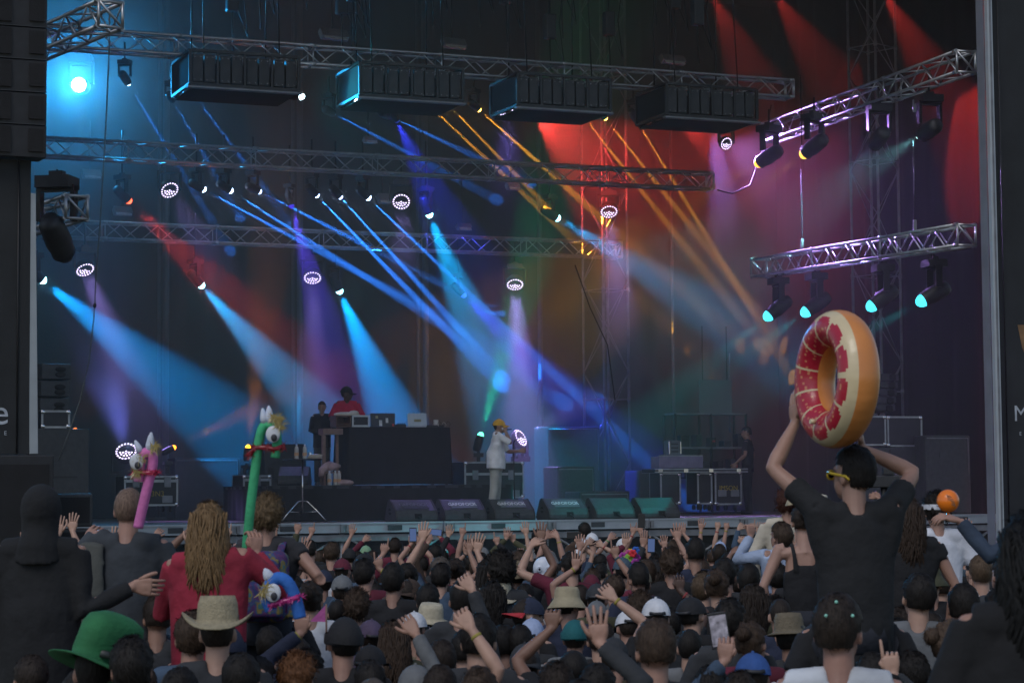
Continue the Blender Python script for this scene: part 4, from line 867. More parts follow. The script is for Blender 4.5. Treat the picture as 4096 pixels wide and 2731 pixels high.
# scaffold with cyan tubes left of that column
t = sthing('cyan_frame', 'thin cyan lit metal frame beside the speaker column', 'frame', uz(3478, 1660, 1.8)[0], 1.9, uz(3478, 1662, 1.6)[1] + .02)
for zz in (.02, .28, .56, .82): MB().tube([(0, 0, zz), (.2, 0, zz)], .012, 6).build('rung', M_ALU, t)
for x in (.04, .16): MB().tube([(x, 0, 0), (x, 0, .84)], .012, 6).build('upright', M_ALU, t)
# mic stand
um, _ = uz(2062, 1760, 1.0); t = sthing('microphone_stand', 'thin black microphone stand held by the singer', 'microphone stand', um, 1.05, DECK)
MB().tube([(0, 0, .03), (-.02, 0, 1.42)], .012, 8).build('pole', M_BLK, t); MB().lathe([(0, 0), (.15, 0), (.15, .02), (.03, .035), (0, .035)], 18).build('base', M_BLK, t); MB().tube([(-.02, 0, 1.42), (.02, 0, 1.46)], .016, 8).build('clip', M_BLK, t)
# ================================================================== PA wings
t = sthing('corner_post', 'pale grey upright post beside the dark loudspeaker scrim', 'post', *UV(PV(148, 1400, -5.2))[:2], 0)
zt = uz(135, 775, -5.2)[1]; zb = uz(165, 1815, -5.2)[1]
o = bevel(MB().box((0, 0, (zt + zb) / 2), (.12, .12, zt - zb)).build('post', mat('pale_post', (.33, .36, .38), .6, .1, .12, 2), t), .008); o.rotation_euler = (0, R(-.9), 0); MB().box((.02, 0, zb / 2 - .02), (.14, .14, zb - .04)).build('foot', M_BLK, t)
M_SCRIM = mat('scrim', (.016, .018, .02), .85, 0, .25, 2, .15, 50); M_LT = mat('banner_white', (.42, .45, .5), .7); M_OR = mat('banner_orange', (.22, .12, .05), .7)
def wing(side):
    if side < 0:
        ur = UV(PV(120, 1400, -5.3))[0]; u_ = ur - 2.6; w_ = 2.6; zb_ = uz(100, 1815, -5.3)[1]; zt_ = uz(100, 640, -5.3)[1]
    else:
        u_ = UV(PV(4004, 1400, -5.1))[0]; w_ = 2.6; zb_ = .2; zt_ = 13.0
    t = sthing('speaker_scrim', 'dark mesh banner left of the pale post with letter e' if side < 0 else 'dark mesh banner with letter M and an orange mark', 'banner', u_, -5.25 if side < 0 else -5.05, 0)
    m = MB(); m.box((w_ / 2, 0, (zb_ + zt_) / 2), (w_, .03, zt_ - zb_)); m.build('mesh_panel', M_SCRIM, t)
    for x in (.05, w_ * .5, w_ - .12): MB().tube([(x, .06, zb_), (x, .06, zt_)], .03, 8).build('support_tube', M_BLK, t)
    for x in (w_ - .17,) if side < 0 else (.1,): MB().tube([(x, -.03, zb_), (x, -.03, zt_)], .012, 6).build('seam', M_BLK, t)
    v_ = -5.3 if side < 0 else -5.1
    def txt(s_, px, py, size, mt, name='lettering'):
        q = UV(PV(px, py, v_)); link(name, text_mesh(s_, size, mt, .002), t, (q[0] - u_, -.02, q[2]), (R(90), 0, 0))
    if side < 0: txt('e', 3, 1652, .5, M_LT); txt('E', 23, 1732, .08, M_LT)
    else:
        txt('M', 4088, 1656, .38, M_LT); txt('E', 4086, 1734, .085, M_LT)
        q = UV(PV(4096, 1365, v_)); x = q[0] - u_; m = MB(); m.prism([(x - .1, q[2] + .28), (x + .5, q[2] + .28), (x + .5, q[2] - .5), (x + .12, q[2] - .38), (x - .02, q[2] - .1)], -.022, -.018); m.build('emblem', M_OR, t)
wing(-1); wing(1)
# subs and line array at the left
zs_ = uz(100, 1818, -5.3)[1]; ur = UV(PV(205, 1900, -5.3))[0]
for q in range(3):
    for r_ in range(2):
        hh = zs_ / 2; t = sthing('subwoofer', 'black subwoofer box in the %s row under the dark mesh banner' % ('lower', 'upper')[r_], 'loudspeaker', ur - 1.05 * (q + 1), -5.6, hh * r_, 0, 'subwoofer boxes under the left banner')
        bevel(MB().box((.52, .4, hh / 2), (1.03, .8, hh - .015)).build('cabinet', M_CASE, t), .02); MB().box((.52, -.006, hh / 2), (.9, .014, hh * .8)).build('grille', M_CLOTH, t)
uq, zq = uz(222, 1715, -4.2)
for q in range(4):
    zz0 = [0, .75, 1.3, 1.75][q]; hh = [.74, .54, .44, .5][q]; t = sthing('speaker_box', 'black front fill speaker box beside the subwoofers, ' + ('lowest and widest of its stack', 'second from the bottom of its stack', 'third from the bottom of its stack', 'topmost of its stack')[q], 'loudspeaker', uq - .05 * (q == 0), -4.2, zz0, 0, 'front fill speakers stacked by the subwoofers')
    bevel(MB().box((.27, .3, hh / 2), (.56 if q else .75, .6, hh - .015)).build('cabinet', M_WEDGE, t), .03); MB().box((.27, -.006, hh / 2), (.46, .014, hh * .75)).build('grille', M_CLOTH, t)
ur = UV(PV(178, 400, -5.3))[0]; zt_ = uz(100, 640, -5.3)[1]; t = sthing('line_array', 'tall hanging line array of wide black speaker boxes', 'loudspeaker', ur - 1.45, -5.5, zt_ + .02)
for q in range(10):
    hh = .46; e = link('element', None, t, (0, 0, q * hh)); bevel(MB().box((.72, .3, hh / 2), (1.45, .6, hh - .015), rot=Matrix.Rotation(R(3), 3, 'X')).build('cabinet', M_CASE, e), .01); MB().box((1.3, -.02, hh / 2), (.2, .03, hh * .7)).build('grille', M_CLOTH, e); MB().box((.5, -.02, hh / 2), (.9, .03, hh * .8)).build('grille', M_CLOTH, e); MB().box((.72, -.012, hh - .008), (1.44, .03, .008)).build('seam_strip', M_GREYP, e)
MB().tube([(.7, .3, 4.6), (.7, .3, 14.4 - zt_)], .03, 6).build('hoist_chain', M_BLK, t)
# right corner post with pale side cloth
u_, v_, _z = UV(PV(3984, 1400, -5.2)); t = sthing('corner_post', 'tall aluminium corner post, side cloth tinted for blue light, by the letter M banner', 'post', u_, -5.2, 0)
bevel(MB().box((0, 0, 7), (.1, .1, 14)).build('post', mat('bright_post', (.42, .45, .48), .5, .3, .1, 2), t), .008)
MB().box((-.06, .16, 7), (.02, .2, 14)).build('side_cloth', mat('side_cloth', (.16, .17, .21), .8, 0, .15, 2), t)  # blue light on the grey cloth is put into its colour
MB().box((.0, -.055, 7), (.03, .012, 14)).build('groove', M_ALUD, t)
# hanging moving head at the left and drop cable
lamp(255, 1010, -3.6, 300, 1110, -3.2, BLUE, 0, 10, 'large black unlit moving head hanging from the left side truss', None, 1.75, (.02, .02, .02), .0, hang=.75, pole=.15)
t = thing('drop_cable', 'long thin cable hanging across the left side of stage', 'cable', P(440, 0, 33)); m = MB()
m.tube([P(x, y, 33) - t.location for x, y in ((440, -40), (437, 200), (428, 420), (415, 650), (400, 900), (385, 1100), (375, 1280), (355, 1450), (320, 1600), (280, 1720), (235, 1840))], .012, 6); m.build('cable', mat('cable_grey', (.12, .13, .13), .6), t); MB().ell(P(379, 1222, 33) - t.location, (.03, .03, .04), 8, 6).build('connector', M_BLK, t)
for pts, lb in ((((3085, 420), (3045, 620), (3000, 740), (2930, 775), (2870, 760)), 'black cable looping below the far end of upper side truss'), (((2300, 1060), (2360, 1230), (2430, 1380), (2460, 1600)), 'thin slack cable hanging left of the rear tower')):
    t = thing('slack_cable', lb, 'cable', PV(*pts[0], 3.5)); MB().tube([PV(x, y, 3.5) - t.location for x, y in pts], .014, 6).build('cable', M_BLKP, t)
for px, ya, yb, v, lb in ((3208, 300, 640, 1.0, 'motor chain above the orange side lamp'), (3210, 680, 1000, 2.2, 'motor chain above the far half of short truss'), (3660, 560, 930, -2.3, 'motor chain above the near half of short truss'), (3658, 395, 450, -2.6, 'short sling below the upper side truss')):
    t = thing('motor_chain', lb, 'chain', PV(px, yb, v)); p1 = PV(px, ya, v) - t.location; MB().tube([(0, 0, 0), (0, 0, p1.z)], .012, 6).build('chain', M_BLKP, t); bevel(MB().box((0, 0, .12), (.06, .06, .22)).build('hook_block', M_ALUD, t), .01)
# ================================================================== performers
def bigperson(label, loc, rz, arms, h=1.78, scol=(.6, .6, .6), sleeve=.85, low=.85, fat=1.0, skin=SKINS[0], head=('short', 0), hcol=HAIRC['dark'], hat=None, hatcol=None, trou=(.2, .2, .2), yaw=0., pitch=0., lean=V((0, 0, 0)), voxel=.008, legs=True, trouser=None, tilt=0., collar=.075, name='person', seed=1, hatextra=None):
    b = body_mesh(arms, voxel, yaw, pitch, lean, tilt=tilt); sm = shirt_mesh(b[1], sleeve, .012, low=low, lean=lean, fat=fat, collar=collar)
    t = person(label, loc, h, rz, head, hcol, scol, 0, skin, None, b, 0, sm, hat, hatcol, hatextra, trou, seed, legs and trouser is None, name)
    if trouser: setcol(link('trousers', organic(trouser, .014, 3, 'trousers', (M_FAB,)), t), trou)
    return t, b
def legs_mb(lf, rf, spread=.1, knee=.02, r=(.095, .07, .055), z=.98):
    m = MB(); m.tube([(0, 0, z), (0, 0, .84)], [(.15, .11), (.16, .12)], 14, up=(0, 1, 0))
    for s_, ft in ((-1, lf), (1, rf)):
        kx = s_ * .09; m.tube([(s_ * .08, 0, .92), (s_ * .09 + (ft[0] - s_ * .09) * .5, ft[1] * .5 + knee, .5), (ft[0], ft[1], .1)], [r[0], r[1], r[2]], 10)
        m.tube([(ft[0], ft[1] - .05, .05), (ft[0], ft[1] + .15, .04)], [.045, .038], 8)
    return m
us, _ = uz(1985, 2040, 1.0)
singer, _ = bigperson('singer in white T-shirt and yellow cap with a microphone', S(us, 1.0, DECK), R(-95), {1: (V((.05, .165, 1.535)), V((-.15, .15, .9)), V((-.9, .1, .1)), 'fist', V((.35, .35, -1))), -1: (V((-.1, .40, 1.18)), V((0, 1, .12)), V((1, 0, .2)), 'grip')},
    1.86, (.7, .7, .72), .95, .88, 1.36, (.30, .17, .12), ('short', 0), HAIRC['darkbrown'], 'cap', (.62, .33, .03), (.36, .36, .33), lean=V((0, .05, -.02)), pitch=.05, trouser=legs_mb((-.14, -.03), (.1, -.1), r=(.1, .075, .055)), seed=4)
t = thing('microphone', 'small black microphone held at the singer\'s mouth', 'microphone', singer.location); t.rotation_euler = singer.rotation_euler; MB().tube([(.04, .2, 1.66), (.03, .16, 1.62)], .016, 8).build('handle', M_BLK, t); MB().ell((.045, .135, 1.66), .026, 10, 8).build('grille', M_CHROME, t); MB().tube([(.04, .16, 1.64), (.04, .3, 1.655)], .012, 8).build('body', M_BLK, t)
ud, _ = uz(1388, 1700, 4.25)
b_dj = dict(scol=(.5, .012, .05), sleeve=.9, low=.82, fat=1.2, skin=(.075, .038, .026), head=('crop', 0), hcol=HAIRC['dark'], hat='cap', hatcol=(.012, .012, .013), trou=(.5, .47, .5), yaw=R(68), trouser=legs_mb((-.16, .0), (.14, .0), r=(.11, .09, .075)))
bigperson('man in red T-shirt and black cap behind the equipment table', S(ud, 4.25, RZ), R(190), {1: (V((.22, .3, 1.12)), V((-.3, 1, -.1)), V((0, 0, -1)), 'limp'), -1: (V((-.2, .32, 1.12)), V((.3, 1, -.1)), V((0, 0, -1)), 'limp')}, 1.9, **b_dj)
ub2, _ = uz(1288, 1800, 4.5)
bigperson('bearded man in dark open jacket standing behind the wooden side stand', S(ub2, 4.5, RZ), R(190), {1: (V((.06, .2, 1.08)), V((-1, .2, -.1)), V((0, -1, 0)), 'grip'), -1: (V((-.12, .22, 1.1)), V((1, .2, 0)), V((0, -1, 0)), 'grip')}, 1.62, scol=(.013, .014, .017), sleeve=1.5, low=.8, fat=1.15, head=('short', 1), hcol=HAIRC['darkbrown'], trou=(.06, .06, .06), pitch=-.15, yaw=R(-8))
uc2, _ = uz(2992, 1900, 4.9)
bigperson('crew man in plain black T-shirt beside the keyboard table looking down', S(uc2, 4.9, DECK), R(75), {1: (V((.3, .02, .95)), V((.1, .1, -1)), V((-1, 0, 0)), 'limp'), -1: (V((-.28, .2, 1.02)), V((-.1, .5, -.8)), V((1, 0, 0)), 'limp')}, 1.84, scol=(.01, .01, .011), sleeve=.7, low=.88, head=('short', 2), hcol=HAIRC['darkbrown'], trou=(.012, .012, .014), pitch=-.2, yaw=R(15))
# ================================================================== crowd
TAKEN = []           # (x, y) of every person
def place(px, py, w, zmin=1.5, zmax=1.93):
    D = 1600.0 / w; dz = CAMZ - P(px, py, 1.0).z
    zt = CAMZ - dz * D
    if zt > zmax: D = (CAMZ - zmax) / dz
    elif zt < zmin: D = (CAMZ - zmin) / dz
    D = min(D, 30.5); p = P(px, py, D); return V((p.x, p.y, 0)), p.z, D
def arm_px(loc, k, rz, D, hx, hy, kind, side=None, pn=None, fwd=None, hd=None, pole=None):
    p = P(hx, hy, D); q = Matrix.Rotation(-rz, 3, 'Z') @ V((p.x - loc.x, p.y - loc.y, 0)); x = q.x / k; z = (p.z - loc.z) / k
    s_ = side or (1 if x > 0 else -1); sh = SH[s_]
    wr = V((x, 0, z - .085)); r_ = math.hypot(wr.x - sh.x, wr.z - sh.z)
    wr.y = fwd if fwd is not None else (min(.28, math.sqrt(max(0, .5 ** 2 - r_ ** 2)) * .8) if r_ < .5 else .03)
    d = V((wr.x - sh.x, wr.y * .3, .38 + max(0, wr.z - sh.z))); d = (d.normalized() * .5 + V((0, 0, .7))).normalized()
    if kind == 'limp': d = (d + V((-.5 * s_, .4, -.35))).normalized()
    return s_, (wr, hd or d, pn or V((0, 1, 0)), kind, pole or V((s_ * .7, -.3, -.8)))
HN = {'dark': 'black', 'darkbrown': 'dark brown', 'brown': 'brown', 'lightbrown': 'light brown', 'blond': 'blond', 'ginger': 'ginger', 'greybrown': 'grey-brown'}
SN = {'short': 'short %s hair', 'crop': 'cropped %s hair', 'mid': 'tousled %s hair', 'curly': 'curly %s hair', 'long': 'long %s hair', 'bun': '%s hair in a bun', 'afro': 'bushy %s curls'}
KN = {'open': 'raising an open hand', 'fist': 'raising a fist', 'point': 'raising a pointing finger', 'limp': 'waving a bent hand', 'horns': 'raising a hand with two fingers out', 'clap': 'clapping overhead', 'grip': 'holding something up'}
HATN = {'cap': '%s cap', 'capback': 'backwards %s cap', 'beanie': '%s beanie', 'straw': '%s straw hat', 'cowboy': 'wide brimmed %s straw hat', 'bucket': '%s bucket hat'}
GC = 'crowd standing in front of the stage'
SKEYS = ['black', 'black', 'charcoal', 'navy', 'grey', 'white', 'olive', 'denim', 'maroon', 'bluegrey', 'charcoal', 'brown']
PHONES = []
def crowd(px, py, w, hair, hc='darkbrown', shirt=None, hat=None, hatc=None, hx=None, arms=(), skin=None, label=None, rz=None, bi=None, extra='', fillz=None, sleeve=None):
    i = PNUM[0]; PNUM[0] += 1; rnd = random.Random(i * 7 + 3)
    loc, zt, D = place(px, py, w); TAKEN.append((loc.x, loc.y))
    h = zt / 1.76 * 1.75 - (.01 if hat else 0); k = h / 1.75; rz = rnd.uniform(-.18, .12) + math.atan2(-loc.x, loc.y) * .5 if rz is None else rz
    shirt = shirt or rnd.choice(SKEYS); sl = rnd.choice((0, 0, 0, 1, 2, 3)) if sleeve is None else sleeve; sk_ = SKINS[skin if skin is not None else rnd.choice((0, 0, 1, 1, 2, 0))]
    body = sm = None
    if arms:
        spec = {}
        for a_ in arms:
            s_, v_ = arm_px(loc, k, rz, D, *a_)
            if s_ in spec: s_, v_ = arm_px(loc, k, rz, D, a_[0], a_[1], a_[2], -s_)
            spec[s_] = v_
        body = body_mesh(spec, .0085 if D < 13 else .0105, rnd.uniform(-.2, .2), rnd.uniform(-.1, .1), low=1.15)
        sm = shirt_mesh(body[1], (.6, 1.5, .6, 1.5)[sl], .018, low=.95)
    st = (hair, rnd.randrange({'short': 3, 'crop': 1, 'mid': 3, 'curly': 2, 'long': 2, 'bun': 1, 'afro': 1}[hair])) if hair else None
    if label is None:
        label = 'person ' + ('wearing a ' + HATN[hat] % {'skyblue': 'pale blue', 'bluegrey': 'blue-grey', 'palegreen': 'pale green'}.get(hatc, hatc) + (' and' if not hair or True else '') if hat else 'with ' + SN[hair] % HN[hc] + ' and') + ' %s %s' % (shirt, 'sweatshirt' if sl % 2 else 'T-shirt')
        if arms: label += ' ' + (KN[arms[0][2]] if len(arms) < 2 else 'both arms raised')
        if extra: label += ', ' + extra
    if bi is None: bi = rnd.choice((0, 0, 1, 2, 3, 4))
    PT = person(label, loc, h, rz, st, HAIRC[hc], PALETTE[shirt], sl, sk_, GC, body, bi, sm, hat, PALETTE[hatc] if hatc else None, PALETTE[hx] if hx else None, (.02, .022, .03), i)
    if body:
        for s_ in spec:
            if rnd.random() < .6:
                sh_, el_, wr_ = body[1][s_]; dd = (wr_ - el_).normalized(); c0 = wr_ - dd * rnd.uniform(.02, .06)
                setcol(MB().tube([c0 - dd * .008, c0 + dd * .008], .0285, 12).build('wristband', M_FELT, PT), rnd.choice(((.3, .25, .05), (.03, .03, .035), (.04, .09, .12), (.3, .05, .05), (.1, .25, .1))))
    return PT, D
C = crowd
# --- hatted people
C(518, 2406, 90, 'short', hat='capback', hatc='white', shirt='denim'); C(790, 2352, 95, 'short', hat='beanie', hatc='red', shirt='black')
C(978, 2384, 95, 'short', hat='capback', hatc='white', hx='red', shirt='black'); C(910, 2491, 160, 'crop', hat='beanie', hatc='navy', shirt='charcoal')
C(1060, 2428, 115, 'short', 'dark', hat='capback', hatc='charcoal', shirt='black'); C(1368, 2295, 100, 'short', hat='cap', hatc='grey', shirt='charcoal'); C(1290, 2272, 88, 'short', hat='cap', hatc='navy')
C(1372, 2225, 82, 'short', hat='cap', hatc='maroon', shirt='white'); C(1461, 2178, 58, 'short', hat='cap', hatc='palegreen'); C(1395, 2187, 62, 'short', hat='beanie', hatc='black')
C(1636, 2305, 105, 'short', hat='capback', hatc='brown'); C(1372, 2455, 160, 'crop', 'dark', hat='beanie', hatc='black', shirt='black'); C(1478, 2466, 105, 'short', hat='cap', hatc='purple', shirt='purple')
blk_cap, blk_D = C(1484, 2572, 112, 'short', hat='cap', hatc='black', shirt='black', label='person in black cap with a round white badge on its back'); C(1662, 2442, 100, 'short', hat='cap', hatc='white', shirt='khaki')
C(1716, 2419, 108, 'short', hat='straw', hatc='cream'); C(1930, 2183, 52, 'short', hat='beanie', hatc='grey'); C(1990, 2328, 105, 'mid', hat='cowboy', hatc='cream')
C(2262, 2268, 88, 'short', hat='cap', hatc='bluegrey'); C(2365, 2290, 85, 'crop', hat='beanie', hatc='maroon'); C(2561, 2267, 97, 'short', hat='cap', hatc='khaki', shirt='olive'); C(2392, 2326, 108, 'short', hat='cap', hatc='charcoal')
C(2704, 2252, 73, 'short', hat='cap', hatc='blue'); C(2767, 2375, 125, 'short', 'dark', hat='cap', hatc='black', shirt='black'); C(2624, 2388, 128, 'short', hat='cap', hatc='white', hx='red', shirt='charcoal')
C(2387, 2392, 106, 'short', hat='cap', hatc='grey', shirt='grey'); C(2512, 2433, 80, 'short', hat='cap', hatc='white', hx='navy'); C(2100, 2379, 122, 'short', hat='capback', hatc='navy', hx='red', shirt='black', rz=-.7)
C(2128, 2460, 98, 'short', hat='cap', hatc='skyblue', shirt='charcoal'); C(2298, 2468, 110, 'short', hat='beanie', hatc='teal'); C(2270, 2342, 115, 'mid', 'dark', hat='bucket', hatc='tan')
C(2459, 2540, 130, 'short', hat='cap', hatc='charcoal', shirt='olive'); C(3025, 2393, 97, 'short', hat='cap', hatc='white', shirt='navy'); C(3008, 2597, 172, 'short', hat='cap', hatc='blue', shirt='denim', label='person in bright blue cap and denim top beside the phone picture')
C(2100, 2567, 130, 'short', hat='capback', hatc='charcoal'); C(1662, 2650, 116, 'short', hat='cap', hatc='grey', shirt='white'); C(3590, 2303, 86, 'short', hat='cap', hatc='bluegrey', shirt='black'); C(3760, 2300, 90, 'short', hat='cap', hatc='green', shirt='mustard')
C(3947, 2307, 90, 'short', 'dark', hat='beanie', hatc='black'); C(3900, 2683, 180, 'short', hat='cap', hatc='maroon'); C(3160, 2462, 140, 'short', 'dark', hat='straw', hatc='khaki', shirt='charcoal', label='person in a woven straw hat with dark ribbon beside dark haired man in white')
C(870, 2400, 170, 'short', hat='cowboy', hatc='tan', shirt='charcoal', label='person in a battered tan straw hat near the green hat'); C(2335, 2089, 54, 'short', 'dark'); C(2880, 2160, 60, 'short', hat='cap', hatc='skyblue'); C(2370, 2125, 55, 'short', hat='cap', hatc='white'); C(2330, 2150, 60, 'short', hat='cap', hatc='white', shirt='navy'); C(2490, 2150, 55, 'short', hat='cap', hatc='white', shirt='grey')
# --- bare heads
for row in ((51, 2495, 125, 'short', 'brown', 'skyblue'), (290, 2412, 112, 'mid', 'darkbrown'), (629, 2379, 140, 'short', 'darkbrown', 'charcoal'), (770, 2440, 165, 'mid', 'brown', 'denim'), (527, 2540, 195, 'mid', 'dark'), (548, 2650, 175, 'short', 'brown'), (723, 2668, 165, 'short', 'dark'), (964, 2612, 180, 'short', 'dark', 'black'), (1243, 2317, 122, 'bun', 'darkbrown'), (1325, 2165, 70, 'mid', 'brown'), (1243, 2160, 65, 'short', 'dark'), (1461, 2232, 95, 'mid', 'dark'), (1573, 2250, 108, 'short', 'dark'), (1578, 2150, 60, 'mid', 'darkbrown'), (1653, 2165, 55, 'short', 'brown'), (1760, 2227, 88, 'short', 'greybrown'), (1738, 2178, 65, 'short', 'dark'), (1711, 2335, 112, 'short', 'dark'), (1578, 2379, 108, 'short', 'dark'), (1426, 2361, 115, 'curly', 'brown'), (1350, 2388, 105, 'crop', 'dark'), (1573, 2482, 110, 'long', 'brown'), (1912, 2455, 165, 'short', 'dark', 'charcoal'), (1997, 2210, 105, 'curly', 'dark'), (1925, 2210, 80, 'short', 'dark'), (2020, 2352, 84, 'afro', 'dark'), (1082, 2504, 130, 'short', 'dark'), (1185, 2553, 150, 'short', 'darkbrown'), (1194, 2622, 140, 'curly', 'ginger', 'white'), (1917, 2662, 185, 'mid', 'brown'), (1037, 2628, 112, 'short', 'dark'), (1490, 2700, 140, 'crop', 'greybrown'), (2020, 2500, 100, 'short', 'dark'),
        (2150, 2116, 56, 'short', 'dark'), (2160, 2160, 58, 'curly', 'dark'), (2405, 2250, 72, 'short', 'dark'), (2454, 2294, 95, 'mid', 'brown'), (2584, 2236, 92, 'short', 'brown'), (2682, 2200, 92, 'curly', 'brown'), (2690, 2156, 62, 'mid', 'brown'), (2780, 2151, 88, 'short', 'dark'), (2878, 2175, 68, 'short', 'darkbrown'), (2910, 2210, 76, 'short', 'dark'), (2815, 2280, 98, 'mid', 'dark'), (2994, 2254, 108, 'short', 'dark'), (2803, 2330, 95, 'crop', 'darkbrown'), (2845, 2296, 82, 'mid', 'dark'), (3008, 2334, 118, 'long', 'darkbrown'), (2560, 2370, 110, 'curly', 'brown'), (2100, 2334, 95, 'short', 'dark'), (2240, 2382, 84, 'short', 'dark'), (2620, 2475, 188, 'short', 'brown', 'black'), (2758, 2506, 122, 'crop', 'dark', 'grey'), (2923, 2390, 145, 'mid', 'dark'), (3008, 2482, 148, 'bun', 'brown'), (2080, 2500, 100, 'short', 'dark'), (2392, 2652, 165, 'short', 'dark'), (2600, 2668, 185, 'long', 'brown'),
        (3112, 2250, 95, 'mid', 'dark'), (3210, 2308, 86, 'short', 'dark'), (3260, 2256, 82, 'curly', 'lightbrown'), (3175, 2375, 92, 'short', 'dark'), (3100, 2392, 92, 'curly', 'dark'), (3670, 2294, 138, 'short', 'dark', 'grey'), (3853, 2335, 138, 'short', 'dark', 'black'), (3876, 2437, 120, 'short', 'dark'), (3942, 2495, 130, 'short', 'darkbrown'), (3500, 2440, 110, 'curly', 'dark'), (3490, 2610, 112, 'short', 'dark', 'grey'), (3990, 2350, 112, 'long', 'dark'), (3600, 2425, 92, 'long', 'darkbrown'), (3440, 2240, 70, 'mid', 'darkbrown'), (1130, 2240, 80, 'short', 'dark'), (1080, 2180, 60, 'short', 'dark'), (660, 2180, 60, 'short', 'dark'), (620, 2230, 70, 'mid', 'darkbrown'), (960, 2250, 80, 'short', 'darkbrown'), (120, 2620, 150, 'short', 'darkbrown'), (330, 2680, 150, 'short', 'dark'), (2220, 2640, 150, 'mid', 'darkbrown'), (2850, 2660, 150, 'mid', 'dark'), (3650, 2600, 130, 'mid', 'dark'), (3720, 2450, 110, 'short', 'darkbrown'), (1760, 2560, 120, 'short', 'darkbrown')):
    C(*row[:5], shirt=row[5] if len(row) > 5 else None)
# --- people with raised hands
for row in ((1215, 2215, 70, 'short', 'dark', ((1190, 2085, 'fist'),)), (1280, 2200, 62, 'mid', 'brown', ((1245, 2110, 'point'),)), (1430, 2205, 60, 'short', 'dark', ((1405, 2115, 'open'),)), (1490, 2200, 58, 'short', 'darkbrown', ((1450, 2140, 'limp'),)), (1545, 2290, 80, 'mid', 'darkbrown', ((1535, 2180, 'point'),)), (1500, 2330, 90, 'short', 'dark', ((1515, 2240, 'point'),)), (1660, 2215, 62, 'short', 'dark', ((1612, 2190, 'fist'),)), (1690, 2225, 60, 'short', 'dark', ((1640, 2150, 'grip'), (1672, 2150, 'grip'))), (1745, 2240, 75, 'short', 'brown', ((1712, 2140, 'fist'),)), (1770, 2200, 56, 'short', 'dark', ((1720, 2120, 'grip'), (1760, 2125, 'grip'))), (1820, 2210, 60, 'mid', 'dark', ((1795, 2120, 'open'),)), (1880, 2220, 66, 'short', 'dark', ((1852, 2085, 'point'),)), (1905, 2235, 66, 'mid', 'brown', ((1860, 2190, 'clap'), (1890, 2165, 'limp'))), (1960, 2215, 62, 'short', 'dark', ((1985, 2150, 'point'),)), (2040, 2205, 62, 'short', 'darkbrown', ((2025, 2130, 'open'), (2050, 2140, 'point'))), (2075, 2225, 70, 'short', 'brown', ((2100, 2085, 'open'),)), (2120, 2235, 70, 'mid', 'dark', ((2075, 2200, 'fist'),)), (2200, 2240, 74, 'short', 'brown', ((2185, 2095, 'limp'), (2228, 2090, 'limp'))),
        (2300, 2215, 64, 'short', 'dark', ((2312, 2150, 'grip'), (2350, 2150, 'limp'))), (2370, 2270, 74, 'mid', 'brown', ((2322, 2165, 'open'),)), (2320, 2340, 88, 'short', 'darkbrown', ((2300, 2235, 'open'),)), (2400, 2215, 60, 'short', 'dark', ((2400, 2160, 'limp'),)), (2470, 2210, 60, 'short', 'dark', ((2440, 2130, 'limp'),)), (2440, 2310, 86, 'short', 'dark', ((2462, 2190, 'point'),)), (2525, 2225, 62, 'mid', 'darkbrown', ((2500, 2155, 'open'),)), (2560, 2200, 58, 'short', 'dark', ((2530, 2110, 'horns'), (2560, 2105, 'grip'))), (2605, 2270, 80, 'short', 'brown', ((2575, 2150, 'clap'),)), (2620, 2215, 66, 'mid', 'dark', ((2655, 2165, 'open'),)), (2730, 2190, 58, 'short', 'dark', ((2705, 2130, 'fist'), (2735, 2110, 'open'))), (2850, 2195, 62, 'short', 'brown', ((2800, 2085, 'open'),)), (2900, 2185, 56, 'short', 'dark', ((2872, 2075, 'fist'),)), (2935, 2190, 58, 'mid', 'dark', ((2905, 2065, 'fist'),)), (2980, 2185, 56, 'short', 'dark', ((2955, 2085, 'limp'),)), (3030, 2195, 62, 'short', 'darkbrown', ((3008, 2080, 'point'),)), (2930, 2250, 80, 'short', 'dark', ((2975, 2150, 'fist'),)), (3050, 2205, 62, 'mid', 'dark', ((3035, 2110, 'open'),)), (2960, 2290, 84, 'mid', 'darkbrown', ((2985, 2220, 'open'),)), (3090, 2210, 64, 'short', 'brown', ((3075, 2130, 'fist'),)), (650, 2230, 72, 'short', 'dark', ((615, 2115, 'limp'),)), (930, 2230, 70, 'short', 'dark', ((915, 2080, 'point'),)),
        (3760, 2230, 80, 'short', 'dark', ((3870, 2105, 'open'),)), (3800, 2195, 80, 'short', 'darkbrown', ((3785, 2240, 'limp'),)), (1160, 2255, 80, 'mid', 'dark', ())):
    C(row[0], row[1], row[2], row[3], row[4], arms=row[5])
